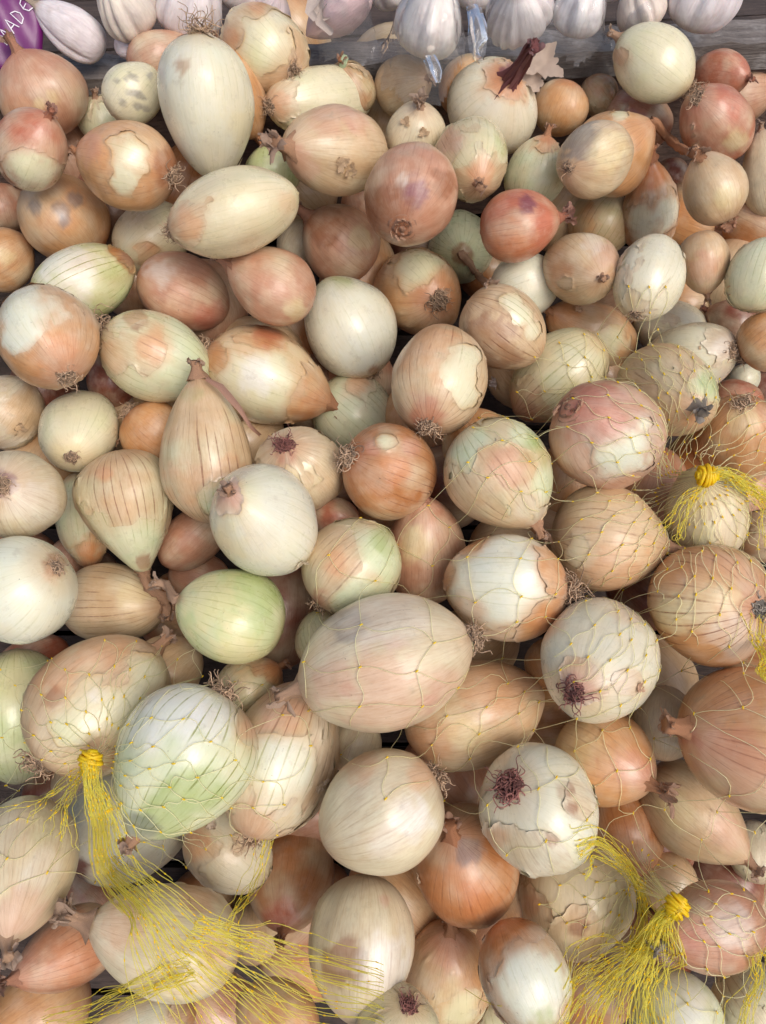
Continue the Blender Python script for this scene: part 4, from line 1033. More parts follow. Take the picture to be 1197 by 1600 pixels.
# ---------------------------------------------------------------- garlic
GB = []
def garlic(px, py, b, E, nx, ny, tilt, h, label, col, seed, cloves=8, rootend=False, neck=True):
    """tilt: how far the neck end points at the viewer, degrees; (nx,ny) image direction of the neck"""
    z = zplane(px, py, h - .018)
    r_, u_, f_ = frame_at(px, py)
    B = b * z / F * .90
    d = norm([nx, -ny, 0]); ct, st = math.cos(math.radians(tilt)), math.sin(math.radians(tilt))
    zax = r_ * d[0] * ct + u_ * d[1] * ct + f_ * st
    xax = norm(np.cross(u_ if abs(zax.dot(u_)) < .9 else r_, zax)); yax = np.cross(zax, xax)
    Rm = np.stack([xax, yax, zax], 1); Cc = at(px, py, z)
    M = Matrix([[*(Rm[0] * B), Cc[0]], [*(Rm[1] * B), Cc[1]], [*(Rm[2] * B), Cc[2]], [0, 0, 0, 1]])
    root = empty('garlic_bulb', M, label, 'garlic', 'garlic bulbs behind the board')
    nphi, nth = 84, 40
    V, Q, caps = lathe(.74, .42, E, nphi, nth, seed)
    ph = np.arctan2(V[:, 1], V[:, 0])
    rs = np.random.RandomState(seed); q = rs.rand(3) * 6
    wob = ph + .22 * np.sin(ph * 2 + q[0]) + .15 * np.sin(ph * 3 + q[1])
    ridge = np.abs(np.cos(wob * cloves / 2)) ** .55
    amp = .20 * (1 - np.abs(V[:, 2] / E) ** 3)
    V[:, :2] *= (1 - amp * (1 - ridge))[:, None] * 1.04
    c = lin(col) * np.array([1.03, .99, .90]) * (1 + .10 * fbm(V * 2, seed))[:, None]
    c = c + (lin((200, 182, 184)) - c) * (np.clip(.30 * (1 - ridge) + .2 * fbm(V * 1.2, seed + 3), 0, .5))[:, None]
    c = c + (lin((170, 140, 112)) - c) * np.clip((V[:, 2] / E - .72) / .28, 0, .8)[:, None]
    GB.append(((V @ Rm.T) * B + Cc, Q, caps))
    mesh_obj('bulb', V, Q.tolist() + caps, M_GARLIC, root, cols=c, oc=V, sd=seed * 1.7)
    if neck:
        pth = np.array([(0, 0, E - .22), (0, 0, E - .05), (.02, 0, E + .12), (.06, .02, E + .3), (.08, .02, E + .42)])
        V, Fl = wrinkled_tube(pth, np.array([.30, .18, .12, .11, .14]), seed)
        mesh_obj('neck', V, Fl, M_HUSK, root, cols=lin((206, 190, 168)))
    if rootend:
        lines, rad = [], []
        for k in range(46):
            a = rs.rand() * 6.28; r0 = .22 * math.sqrt(rs.rand())
            p0 = np.array([r0 * math.cos(a), r0 * math.sin(a), -E + .02]); dd = np.array([.5 * math.cos(a), .5 * math.sin(a), -.5]) + rs.randn(3) * .3
            lines.append([p0 + dd * t for t in (0, .06, .12, .18)]); rad.append(.016)
        V, Fq = tubes(lines, rad); mesh_obj('roots', V, Fq.tolist(), M_FIB, root, cols=lin((168, 142, 110)))
    return root, Rm, B, Cc, z, (r_, u_, f_)

G = [
(108, 44, 39, 1.62, -1, -.4, -12, .022, "plump lilac white garlic bulb lying beside the purple pack", (222, 218, 226), 1, 6, False),
(202, 72, 21, 1.15, 1, .2, 20, .012, "small lilac garlic clove bulb low between two bigger ones", (216, 210, 220), 2, 5, False),
(192, 4, 48, 1.15, -.6, -.8, 30, .04, "streaky cream and grey garlic bulb in the top left", (222, 216, 208), 3, 9, False),
(300, 0, 56, 1.1, .2, -1, 25, .03, "wide pale grey garlic bulb above the pinkish onion", (220, 216, 222), 4, 8, False),
(425, 30, 40, 1.1, .4, -1, 10, .01, "dusky purple tinged garlic bulb inside the clear bag", (196, 184, 190), 5, 7, False),
(674, 30, 60, .98, .25, -1, 10, .045, "bright white garlic bulb hanging low in the clear bag over the board", (234, 232, 232), 7, 7, False),
(810, 12, 56, .98, -.1, -1, 52, .035, "white garlic bulb showing its fanned top, above the purple stalk", (232, 230, 234), 8, 13, False),
(908, 10, 46, 1.0, .3, -1, 10, .03, "white garlic bulb under the shiniest part of the film", (232, 232, 236), 9, 7, False),
(1000, 8, 42, 1.0, -.3, -1, 10, .02, "tan tinged garlic bulb in film above the ivory onion", (216, 206, 200), 10, 7, False),
(1110, -22, 62, 1.1, .6, -1, 10, .03, "large lilac white garlic bulb in the top right corner", (226, 222, 232), 11, 10, False),
(376, -22, 40, 1.0, .5, -1, 10, .02, "pale garlic bulb at the very top edge left of the clear bag", (218, 212, 214), 12, 7, False),
(612, -34, 44, 1.0, -.5, -1, 10, .02, "garlic bulb at the very top edge behind the bright white one", (222, 218, 220), 13, 8, False),
(745, -26, 40, 1.0, .5, -1, 10, .01, "garlic bulb at the top edge between the two clear bags", (224, 220, 224), 14, 8, False),
(952, -40, 40, 1.0, .2, -1, 10, .02, "garlic bulb at the top edge under shiny film near the right", (226, 224, 230), 15, 8, False),
]
for (px, py, b, E, nx, ny, tl, h, lab, col, seed, cl, re_) in G:
    garlic(px, py, b, E, nx, ny, tl, h, lab, col, seed, cl, re_)
# the opened bulb with a bare clove and peeled wrappers
root, Rm, B, Cc, z, fr = garlic(528, 8, 42, 1.0, .3, -1, 10, .02, "opened garlic bulb with a bare pinkish clove and peeling white wrappers", (212, 200, 202), 6, 6, False)
r_, u_, f_ = fr
V, Q, caps = lathe(.8, .5, 1.35, 28, 26, 66)
V[:, 0] *= .82
ax = norm(r_ * -.75 + u_ * -.55 + f_ * .25); xx = norm(np.cross(ax, f_)); yy = np.cross(ax, xx)
Vw = V @ np.stack([xx, yy, ax]) * 45 * z / F + at(526, 16, z - .012)
Vl = (Vw - Cc) @ Rm / B
mesh_obj('clove', Vl, Q.tolist() + caps, M_GARLIC, root, cols=lin((204, 176, 174)), oc=V, sd=5.0)
GB.append((Vw, Q, caps))
for q, pts in enumerate((((560, -20), (530, 0), (508, 22), (492, 34)), ((540, -22), (512, -4), (494, 14), (500, 36), (520, 52)), ((500, -14), (488, 4), (484, 20), (494, 30)))):
    pp = np.array([Rm.T @ (at(x, y, z - .026 - .003 * q) - Cc) / B for x, y in pts])
    V, Fl = strip_mesh(pp, .20, np.random.RandomState(q), q, Rm.T @ f_)
    mesh_obj('wrapper', V, Fl, M_HUSK, root, cols=lin((222, 212, 204)))

# ---------------------------------------------------------------- purple pack with white hand lettering
M_PURPLE = plain_material('purple_print', tuple(lin((108, 26, 104))), .35, .3, 30, .2)
M_INK = plain_material('white_print', (0.72, 0.68, 0.74), .45, 0, 30, .05)
zp = zplane(20, 40, .012)
r_, u_, f_ = frame_at(20, 45)
pk = norm(f_ * .8 + u_ * .25 + r_ * -.1); pr = norm(np.cross(u_, pk)); pu = np.cross(pk, pr)
c0 = at(12, 48, zp)
pack = empty('purple_pack', Matrix([[pr[0], pu[0], pk[0], c0[0]], [pr[1], pu[1], pk[1], c0[1]], [pr[2], pu[2], pk[2], c0[2]], [0, 0, 0, 1]]),
             'purple printed pack with white slanting letters in the top left corner', 'pack')
S = zp / F
n = 25
g = np.linspace(-1, 1, n)
X, Y = np.meshgrid(g, g, indexing='ij')
wx, wy = 62 * S, 62 * S
bul = (1 - np.abs(X) ** 4) * (1 - np.abs(Y) ** 4)
Zf = .005 * bul ** .5 + .0012 * np.sin(X * 7 + Y * 4)
front = np.stack([X * wx - 12 * S, Y * wy, Zf], -1).reshape(-1, 3)
rear = np.stack([X * wx - 12 * S, Y * wy, -Zf - .001], -1).reshape(-1, 3)
Q = np.array([[i * n + j, (i + 1) * n + j, (i + 1) * n + j + 1, i * n + j + 1] for i in range(n - 1) for j in range(n - 1)])
rim = [i * n for i in range(n)] + [(n - 1) * n + j for j in range(1, n)] + [i * n + n - 1 for i in range(n - 2, -1, -1)] + [j for j in range(n - 2, 0, -1)]
m = n * n
Fl = Q.tolist() + (Q[:, ::-1] + m).tolist() + [[rim[(k + 1) % len(rim)], rim[k], rim[k] + m, rim[(k + 1) % len(rim)] + m] for k in range(len(rim))]
mesh_obj('pouch', np.concatenate([front, rear]), Fl, M_PURPLE, pack)
def zsurf(x, y):
    X_, Y_ = (x + 12 * S) / wx, y / wy
    return .005 * max(0, (1 - X_ ** 4) * (1 - Y_ ** 4)) ** .5 + .0012 * math.sin(X_ * 7 + Y_ * 4)
def letter(name, strokes, ox, oy, size, rot, wd=1.5):
    parts = []
    c, s = math.cos(rot), math.sin(rot)
    for st in strokes:
        P2 = []
        for (x, y) in st: P2.append((ox + (x * c - y * s) * size, oy - 0 + (x * s + y * c) * size))
        D = []
        for k in range(len(P2) - 1):
            for t in np.linspace(0, 1, 5)[: None if k == len(P2) - 2 else -1]:
                D.append((P2[k][0] * (1 - t) + P2[k + 1][0] * t, P2[k][1] * (1 - t) + P2[k + 1][1] * t))
        D = np.array(D); Tn = np.gradient(D, axis=0); Tn /= np.linalg.norm(Tn, axis=1)[:, None] + 1e-9
        Nn = np.stack([-Tn[:, 1], Tn[:, 0]], -1) * wd / 2
        rows = []
        for a_, b_ in zip(D + Nn, D - Nn):
            for p in (a_, b_): rows.append((p[0] * S, p[1] * S, zsurf(p[0] * S, p[1] * S) + .0009))
        parts.append((np.array(rows), [[2 * k, 2 * k + 1, 2 * k + 3, 2 * k + 2] for k in range(len(D) - 1)]))
    V, Fl = join(parts)
    return mesh_obj(name, V, Fl, M_INK, pack)
rot = math.radians(62)
LM = [[(0, 0), (.12, 1), (.42, .35), (.62, 1), (.86, 0)]]
LA = [[(0, 0), (.42, 1), (.72, 0)], [(.14, .36), (.62, .36)]]
LD = [[(.05, 0), (.1, 1), (.5, .85), (.66, .5), (.5, .12), (.05, 0)]]
LE = [[(.62, 1), (.2, .9), (.05, .5), (.2, .1), (.6, .0)], [(.08, .52), (.5, .55)]]
for nm, L_, (x, y) in (('letter_m', LM, (14, 72)), ('letter_a', LA, (23, 54)), ('letter_d', LD, (32, 37)), ('letter_e', LE, (42, 20))):
    letter(nm, L_, x - 12, -(y - 48), 19, rot)
letter('letter_curl', [[(0, 0), (.3, .5), (.2, 1.0), (-.2, 1.2), (-.5, .9)]], -18, 18, 22, .2, 2.2)

# ---------------------------------------------------------------- height field of the heap for films and nets
VV, FF, base = [], [], 0
for V, Q, caps in BODIES + GB:
    VV.append(V); FF += (Q + base).tolist() + [[x + base for x in c] for c in caps]; base += len(V)
BVH = BVHTree.FromPolygons(np.concatenate(VV).tolist(), FF)
NV = Vector(NRM)
def height(u, v, lo=-.05):
    """height of the heap above the slope plane at slope coordinates u,v"""
    o = Vector(PO + PX * u + PY * v + NRM * .12)
    hit = BVH.ray_cast(o, -NV, .35)
    return max(.12 - hit[3], lo) if hit[0] is not None else lo
def slope(px, py, h=.02):
    p = onplane(px, py, h) - PO
    return np.array([p.dot(PX), p.dot(PY)])
def slope_hit(px, py):
    return slope_hit3(px, py)[:2]
def slope_hit3(px, py, rr=10):
    """where a thread seen at this pixel lies on the heap"""
    zs = min(surf_depth(px + a_, py + b_) for a_ in (-rr, 0, rr) for b_ in (-rr, 0, rr))
    q = (at(px, py, zs - .001) if zs < 8 else onplane(px, py, -.01)) - PO
    if q.dot(NRM) < -.012: q = onplane(px, py, -.012) - PO
    return np.array([q.dot(PX), q.dot(PY), q.dot(NRM)])
def world(u, v, h):
    return PO + PX * u + PY * v + NRM * h

# ---------------------------------------------------------------- clear bags over the garlic
VG, FG, base = [], [], 0
for V, Q, caps in GB:
    VG.append(V); FG += (Q + base).tolist() + [[x + base for x in c] for c in caps]; base += len(V)
BVG = BVHTree.FromPolygons(np.concatenate(VG).tolist(), FG)
def gheight(u, v, lo):
    hit = BVG.ray_cast(Vector(PO + PX * u + PY * v + NRM * .14), -NV, .35)
    return max(.14 - hit[3], lo) if hit[0] is not None else lo
def film_sheet(name, poly, label, seed, lift=.004):
    """a wrinkled film draped over the garlic inside the outline poly (pixel corners)"""
    P = np.array([slope(x, y, .05) for x, y in poly])
    lo, hi = P.min(0), P.max(0); st = .0022
    nx, ny = int((hi[0] - lo[0]) / st) + 1, int((hi[1] - lo[1]) / st) + 1
    Hm = np.zeros((nx, ny))
    for i in range(nx):
        for j in range(ny): Hm[i, j] = gheight(lo[0] + i * st, lo[1] + j * st, -.02)
    Sm = Hm.copy()
    for _ in range(40):
        q = Sm.copy(); q[1:-1, 1:-1] = .25 * (Sm[:-2, 1:-1] + Sm[2:, 1:-1] + Sm[1:-1, :-2] + Sm[1:-1, 2:]); Sm = np.maximum(q, Hm)
    X, Y = np.meshgrid(lo[0] + np.arange(nx) * st, lo[1] + np.arange(ny) * st, indexing='ij')
    W3 = np.stack([X, Y, 0 * X], -1).reshape(-1, 3)
    cr = fbm(W3 * 70, seed, 3).reshape(nx, ny)
    Hh = Sm + lift * .5 + .0022 * np.abs(cr)
    def inside(x, y):
        c = False
        for a_, b_ in zip(P, np.roll(P, -1, 0)):
            if (a_[1] > y) != (b_[1] > y) and x < (b_[0] - a_[0]) * (y - a_[1]) / (b_[1] - a_[1]) + a_[0]: c = not c
        return c
    V, idx = [], {}
    Fl = []
    ok = np.array([[inside(X[i, j], Y[i, j]) for j in range(ny)] for i in range(nx)])
    for i in range(nx):
        for j in range(ny):
            if ok[i, j] and Sm[i, j] > -.012 + .006 * cr[i, j]: idx[(i, j)] = len(V); V.append(world(X[i, j], Y[i, j], Hh[i, j]))
    for i in range(nx - 1):
        for j in range(ny - 1):
            ks = [(i, j), (i + 1, j), (i + 1, j + 1), (i, j + 1)]
            if all(k in idx for k in ks): Fl.append([idx[k] for k in ks])
    c = np.mean(V, axis=0)
    root = empty(name, Matrix.Translation(Vector(c)), label, 'plastic bag')
    mesh_obj('film', np.array(V) - c, Fl, M_FILM, root)
    return root, c
def film_tail(root, c, pts, zs, wd, seed):
    pp = np.array([at(x, y, z_) - c for (x, y), z_ in zip(pts, zs)])
    rs = np.random.RandomState(seed)
    for s in range(2):
        off = rs.randn(3) * .001
        V, Fl = strip_mesh(pp + off, wd * (.6 + .3 * rs.rand()), rs, s, norm(FW + rs.randn(3) * .3))
        mesh_obj('film_tail', V, Fl, M_TAIL, root)
M_TAIL = film_material('folded_bag_film', dens=.07, rough=.12)
b1, c1 = film_sheet('garlic_bag', [(484, -60), (486, 50), (540, 62), (600, 56), (640, 72), (675, 80), (700, 70), (735, 20), (755, -60)], 'clear plastic bag round the left group of garlic, its film hanging over the board', 3)
zt = zplane(680, 100, .035)
film_tail(b1, c1, [(668, 84), (674, 98), (678, 112), (682, 126)], [zt, zt, zt + .002, zt + .004], .0055, 1)
b2, c2 = film_sheet('garlic_bag', [(742, -60), (746, 60), (800, 72), (862, 66), (890, 52), (960, 40), (1046, 30), (1052, -60)], 'shiny clear plastic bag round the right group of garlic bulbs', 8)
film_tail(b2, c2, [(742, 8), (748, 36), (750, 62), (748, 84), (754, 90)], [zt - .005] * 3 + [zt] * 2, .007, 2)

# ---------------------------------------------------------------- loose flakes of skin lying on the heap
for q, (x, y, s_, col, lab) in enumerate((
        (772, 598, .0060, (232, 226, 222), 'small white papery flake beside the bare striped onions above the green netted one'),
        (205, 628, .0045, (206, 186, 164), 'thin dry flake in the gap right of the cream onion with the face down root'),
        (182, 690, .0040, (176, 140, 110), 'crumb of brown skin left of the wedged bronze onion'),
        (470, 880, .0055, (226, 214, 186), 'pale flake stuck at the left edge of the half green onion'),
        (1140, 352, .0065, (196, 158, 132), 'brown skin flake below the striped onion at right'),
        (500, 1228, .0060, (228, 214, 190), 'cream flake between the flaky onion and the speckled ivory one'),
        (905, 482, .0050, (216, 184, 150), 'tan flake under the grey streaked onion'),
        (330, 1290, .0045, (226, 210, 190), 'white flake on top of the white and tan onion'),
        (655, 1372, .0045, (224, 206, 176), 'cream flake at the foot of the speckled ivory onion'),
        (1000, 1075, .0040, (206, 170, 140), 'tan flake in the net right of the ivory onion with the root star'))):
    hit = BVH.ray_cast(Vector(CAM), Vector(ray(x, y)), 2.0)
    p = np.array(hit[0]) - norm(ray(x, y)) * .0018; fn = np.array(hit[1])
    if fn.dot(ray(x, y)) > 0: fn = -fn
    root = empty('skin_flake', Matrix.Translation(Vector(p)), lab, 'onion skin', 'loose flakes of skin on the heap')
    rnd = np.random.RandomState(60 + q)
    husk_patch(root, np.zeros(3), norm(fn + rnd.randn(3) * .2), norm(rnd.randn(3)), s_, rnd, 60 + q, col, 'flake')

# ---------------------------------------------------------------- yellow net bags
def net_material(name, col, tr):
    t = NT(name)
    tc = t.n('ShaderNodeTexCoord'); n1 = t.noise(tc.outputs['Object'], 260, 2)
    c = t.mix(n1, (*col, 1), (*[min(1, k * 1.25) for k in col], 1))
    b = t.n('ShaderNodeBsdfPrincipled'); t.l(c, b.inputs['Base Color']); b.inputs['Roughness'].default_value = .35
    tl = t.n('ShaderNodeBsdfTranslucent'); t.l(c, tl.inputs[0])
    mx = t.n('ShaderNodeMixShader'); mx.inputs[0].default_value = .42
    t.l(b.outputs[0], mx.inputs[1]); t.l(tl.outputs[0], mx.inputs[2])
    if tr:
        tp = t.n('ShaderNodeBsdfTransparent'); m2 = t.n('ShaderNodeMixShader'); m2.inputs[0].default_value = tr
        t.l(mx.outputs[0], m2.inputs[1]); t.l(tp.outputs[0], m2.inputs[2]); t.l(m2.outputs[0], t.out.inputs[0])
    else: t.l(mx.outputs[0], t.out.inputs[0])
    return t.m
M_NET = net_material('pale_net_thread', tuple(lin((255, 246, 196))), .12)
M_KNOT = net_material('yellow_net_plastic', tuple(lin((255, 214, 40))), 0)
EPS = .0016
HC = {}
def hq(u, v):
    k = (round(u * 1500), round(v * 1500))
    if k not in HC: HC[k] = height(k[0] / 1500, k[1] / 1500, -.03)
    return HC[k]
def drape(uv, eps=EPS, taut=18):
    """lay a thread given by slope coordinates over the heap; taut threads bridge the gaps"""
    h = np.array([hq(u, v) for u, v in uv]) + eps
    s = h.copy()
    for _ in range(taut):
        q = s.copy(); q[1:-1] = .5 * (s[:-2] + s[2:]); s = np.maximum(q, h)
    return np.array([world(u, v, x) for (u, v), x in zip(uv, s)])
def poly_in(P, x, y):
    c = False
    for a_, b_ in zip(P, P[1:] + P[:1]):
        if (a_[1] > y) != (b_[1] > y) and x < (b_[0] - a_[0]) * (y - a_[1]) / (b_[1] - a_[1]) + a_[0]: c = not c
    return c
def to_px(p):
    q = p - CAM; z = q.dot(FW)
    return PW / 2 + F * q.dot(RT) / z, PH / 2 - F * q.dot(UP) / z
def blob(p, d, r, L):
    """small elongated welded joint"""
    d = norm(d); a = norm(np.cross(d, NRM + .01)); b_ = np.cross(d, a)
    V = [p - d * L, p + d * L]
    for t, k in ((-.45, .8), (.45, .8)):
        for q in range(5):
            an = q * 2 * math.pi / 5
            V.append(p + d * L * t + (a * math.cos(an) + b_ * math.sin(an)) * r * k)
    Fl = []
    for q in range(5):
        n_ = (q + 1) % 5
        Fl += [[0, 2 + n_, 2 + q], [2 + q, 2 + n_, 7 + n_, 7 + q], [1, 7 + q, 7 + n_]]
    return np.array(V), Fl

def net_lattice(knot, poly, arms, rings, r0, dr, seed, hk=.02, jit=.12, twist=0.0):
    """diamond lattice that fans out from the gathered knot"""
    rs = np.random.RandomState(seed)
    k3 = slope_hit3(*knot, 20); k0 = k3[:2]
    amp = rs.rand(6) * 6.28
    nodes = {}
    for i in range(rings):
        r = r0 + dr * i * (1 + .012 * i)
        for j in range(arms):
            a = (j + .5 * (i % 2) + jit * rs.randn() * min(1, .35 + i * .12)) * 2 * math.pi / arms + twist * i
            a += .10 * math.sin(3 * a + amp[0]) + .05 * math.sin(5 * a + amp[1] + r * 20)
            rr = r * (1 + .10 * math.sin(2 * a + amp[2]) + .06 * math.sin(5 * a + amp[3])) + dr * .13 * rs.randn()
            nodes[(i, j)] = k0 + np.array([math.cos(a), math.sin(a)]) * rr
    pos, ok = {}, {}
    for k, p in nodes.items():
        x, y = to_px(world(p[0], p[1], .01))
        ok[k] = poly_in(poly, x, y)
    lines, joints = [], []
    for (i, j), p in nodes.items():
        if i + 1 >= rings: continue
        for dj in (0, 1):
            jj = (j + dj - (1 - i % 2)) % arms
            k2 = (i + 1, jj)
            if ok[(i, j)] and ok[k2]:
                q = nodes[k2]; m = 7
                t = np.linspace(0, 1, m)[:, None]
                side = np.array([-(q - p)[1], (q - p)[0]])
                bow = (rs.randn() * .13) * np.sin(t * math.pi) + (rs.randn() * .05) * np.sin(t * 2 * math.pi)
                uv = p + (q - p) * t + side * bow
                lines.append(drape(uv))
    for k, p in nodes.items():
        if ok[k]:
            joints.append((world(p[0], p[1], hq(*p) + EPS), norm(PX * (p - k0)[0] + PY * (p - k0)[1])))
    # spokes from the knot to the first ring
    kh = k3[2] + .003
    for j in range(arms):
        if ok[(0, j)]:
            p = nodes[(0, j)]; t = np.linspace(0, 1, 7)[:, None]
            uv = k0 + (p - k0) * t
            w_ = drape(uv, EPS, 4)
            fall = (1 - t) ** 2
            w_ = w_ + NRM * np.maximum(0, (kh - (w_ - PO).dot(NRM))[:, None]) * fall
            lines.append(w_)
    return lines, joints, world(k0[0], k0[1], kh)

def tassel(path, widths, count, seed, hoff, spread=1.0, loose=.6, lift=.004, rr=22):
    """bundle of threads flowing along a path of pixels; widths in metres at each path point"""
    rs = np.random.RandomState(seed)
    P3 = np.array([slope_hit3(x, y, rr) for x, y in path]); P = P3[:, :2]; k = len(P)
    N = 8 * (k - 1) + 1
    tt = np.linspace(0, k - 1, N)
    C = []
    for t in tt:
        q = min(int(t), k - 2); f = t - q
        p0, p1, p2, p3 = P[max(q - 1, 0)], P[q], P[q + 1], P[min(q + 2, k - 1)]
        C.append(.5 * (2 * p1 + (-p0 + p2) * f + (2 * p0 - 5 * p1 + 4 * p2 - p3) * f * f + (-p0 + 3 * p1 - 3 * p2 + p3) * f ** 3))
    C = np.array(C); Wd = np.interp(tt, np.arange(k), widths)
    Tn = np.gradient(C, axis=0); Tn /= np.linalg.norm(Tn, axis=1)[:, None] + 1e-9
    Sd = np.stack([-Tn[:, 1], Tn[:, 0]], -1)
    lines, rad, joints = [], [], []
    hc = np.interp(tt, np.arange(k), P3[:, 2]) + .001
    for c in range(count):
        s0 = rs.randn() * .45; s1 = s0 * .7 + rs.randn() * .55 * spread
        fr = np.linspace(0, 1, N)
        s = s0 * (1 - fr) + s1 * fr + (.0011 * np.sin(fr * (9 + 9 * rs.rand()) + rs.rand() * 6) + .0004 * np.sin(fr * 34 + rs.rand() * 6)) / Wd
        end = N if rs.rand() > loose else int(N * (.5 + .5 * rs.rand()))
        uv = (C + Sd * (s * Wd)[:, None])[:end]
        h0 = np.abs(rs.randn()) * lift
        surf = np.array([hq(*p) for p in uv]); surf = np.clip(surf, hc[:end] - .007, hc[:end] + .03)
        mixh = np.clip(Wd[:end] / .03, .15, 1)
        h = np.maximum(surf + .0008, hc[:end] * (1 - mixh) + surf * mixh) + h0 * np.sqrt(np.maximum(0, 1 - (s[:end] / 1.3) ** 2))
        for _ in range(3): h[1:-1] = np.maximum(surf[1:-1] + .0008, .5 * (h[:-2] + h[2:]))
        w_ = np.array([world(u, v, x) for (u, v), x in zip(uv, h)])
        lines.append(w_)
        step = 7 + rs.randint(6)
        for q in range(2 + rs.randint(5), len(w_) - 1, step): joints.append((w_[q], w_[q + 1] - w_[q]))
    return lines, joints

def gathered_knot(p, d, size, par, org, seed):
    """the twisted knot itself: three coils round a core"""
    d = norm(d - NRM * NRM.dot(d)); s = np.cross(NRM, d)
    lines, rad = [], []
    for q in range(8):
        an = np.linspace(0, 2 * math.pi, 26)
        o = (q - 3.5) / 3.5
        r1 = size * (1.0 - .42 * o * o + .08 * math.sin(q * 2.1))
        tl = 1.1 * math.sin(q * 2.3)
        L = [p + d * (o * size * .62 + tl * size * .25 * math.cos(a)) + s * r1 * math.cos(a) + NRM * r1 * .8 * math.sin(a) for a in an]
        lines.append(L); rad.append(size * .17)
    V, Fq = tubes(lines, rad, n=5)
    mesh_obj('knot_coils', V - org, Fq.tolist(), M_KNOT, par)
    pth = np.array([p - d * size * .95, p - d * size * .5, p, p + d * size * .5, p + d * size * 1.1])
    V, Fl = wrinkled_tube(pth, np.array([.4, .6, .6, .6, .55]) * size, seed, n=18, amp=.2)
    mesh_obj('knot_core', V - org, Fl, M_KNOT, par)

def finish_net(name, label, lines, joints, tl, tj, kpos, kd, ksize, seed, th=.00022, kr=.00066):
    root = empty(name, Matrix.Translation(Vector(kpos)), label, 'net bag', 'yellow net bags holding onions')
    if lines:
        V, Fq = tubes(lines, [th] * len(lines), n=3)
        o = mesh_obj('net_threads', V - kpos, Fq.tolist(), M_NET, root); o['kind'] = 'stuff'
    parts = [blob(p, d, kr, kr * 2.0) for p, d in joints]
    if parts:
        V, Fl = join(parts); o = mesh_obj('net_joints', V - kpos, Fl, M_KNOT, root); o['kind'] = 'stuff'
    if tl:
        V, Fq = tubes(tl, [th * 1.05] * len(tl), n=3)
        o = mesh_obj('tassel_threads', V - kpos, Fq.tolist(), M_TAS, root); o['kind'] = 'stuff'
        V, Fl = join([blob(p, d, kr * .72, kr * 1.9) for p, d in tj]); o = mesh_obj('tassel_joints', V - kpos, Fl, M_KNOT, root); o['kind'] = 'stuff'
    gathered_knot(kpos, kd, ksize, root, kpos, seed)
    return root
M_TAS = net_material('yellow_tassel_thread', tuple(lin((255, 234, 112))), .38)

def addt(*ts):
    L, J = [], []
    for a_, b_ in ts: L += a_; J += b_
    return L, J
def pdir(a_, b_):
    A_, B_ = slope_hit(*a_), slope_hit(*b_); d = B_ - A_
    return norm(PX * d[0] + PY * d[1])

# right hand bag
polyA = [(700, 705), (770, 600), (850, 500), (960, 455), (1060, 470), (1160, 540), (1260, 600), (1260, 1420), (160, 1400), (1050, 1380), (960, 1400), (800, 1440), (620, 1450), (470, 1420), (440, 1300), (455, 1100), (445, 1000), (470, 880), (560, 790)]
L, J, kp = net_lattice((1100, 745), polyA, 42, 17, .016, .0150, 3)
tA = addt(tassel([(1100, 745), (1130, 742), (1165, 760), (1200, 790), (1230, 840)], [.003, .004, .006, .010, .018], 55, 4, .03, .8, .3),
          tassel([(1100, 760), (1075, 790), (1060, 830), (1060, 850)], [.004, .010, .014, .016], 16, 6, .02, 1, .8, .001),
          tassel([(1190, 1060), (1200, 1030), (1185, 1000), (1190, 960)], [.004, .006, .008, .010], 30, 5, .02, 1, .5, .002))
finish_net('net_bag', 'yellow net bag spread over the right half, gathered in a knot at the middle right', L, J, *tA, kp, pdir((1100, 745), (1150, 748)), .0068, 1)
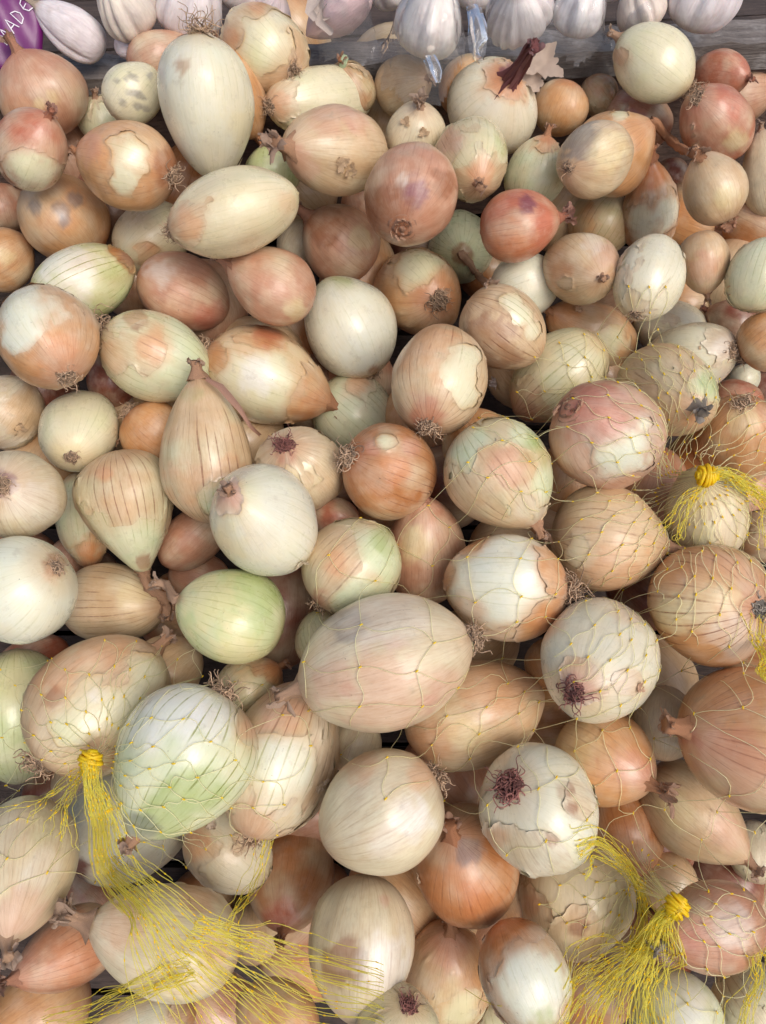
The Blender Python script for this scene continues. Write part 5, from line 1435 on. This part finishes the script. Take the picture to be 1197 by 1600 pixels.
# left hand bag
polyB = [(-60, 1020), (60, 1010), (160, 970), (250, 985), (330, 1020), (430, 1010), (480, 1060), (500, 1200), (470, 1330), (380, 1400), (250, 1420), (100, 1420), (-60, 1440)]
L, J, kp = net_lattice((145, 1187), polyB, 22, 8, .015, .0150, 13)
tB = addt(tassel([(145, 1187), (147, 1225), (155, 1280), (178, 1345), (222, 1420), (275, 1490), (340, 1550), (410, 1630)], [.0042, .0052, .0070, .0095, .016, .026, .036, .046], 54, 14, .03, 1.0, .45),
          tassel([(300, 1452), (340, 1468), (390, 1490), (480, 1522), (600, 1560)], [.012, .018, .026, .026, .020], 30, 15, .02, .9, .3, .002),
          tassel([(300, 1510), (220, 1545), (150, 1575), (70, 1605)], [.010, .010, .009, .006], 22, 17, .02, .9, .4, .002),
          tassel([(135, 1200), (105, 1235), (80, 1270), (62, 1300)], [.004, .010, .016, .020], 16, 18, .02, 1, .4, .001),
          tassel([(155, 1225), (180, 1280), (205, 1330), (250, 1400)], [.004, .008, .010, .014], 12, 19, .02, 1, .4, .001),
          tassel([(420, 1310), (400, 1370), (370, 1420), (350, 1450)], [.006, .006, .005, .004], 10, 20, .0, 1, .4, .001))
finish_net('net_bag', 'yellow net bag at lower left whose tassel falls from its knot between two big onions', L, J, *tB, kp, pdir((145, 1187), (148, 1240)), .0062, 2)
# lower right bag
polyC = [(905, 1330), (1000, 1330), (1100, 1370), (1260, 1400), (1260, 1700), (760, 1700), (880, 1560), (830, 1440)]
L, J, kp = net_lattice((1055, 1413), polyC, 22, 9, .014, .0135, 23)
tC = addt(tassel([(1055, 1413), (1030, 1440), (1000, 1480), (965, 1530), (930, 1580), (900, 1650)], [.0035, .006, .013, .022, .032, .040], 84, 24, .03, 1.1, .45),
          tassel([(985, 1490), (1003, 1440), (1000, 1395), (975, 1350), (935, 1320), (900, 1330)], [.010, .005, .0045, .006, .009, .014], 36, 25, .02, .9, .4),
          tassel([(1035, 1430), (1015, 1500), (1005, 1560), (1000, 1640)], [.005, .014, .022, .028], 40, 26, .02, 1, .3, .003),
          tassel([(1180, 1490), (1185, 1530), (1170, 1570), (1160, 1640)], [.008, .010, .012, .016], 20, 27, .02, 1, .3, .003))
finish_net('net_bag', 'yellow net bag at lower right with a bushy fringe below its looped knot', L, J, *tC, kp, pdir((1055, 1413), (1030, 1430)), .0062, 3)
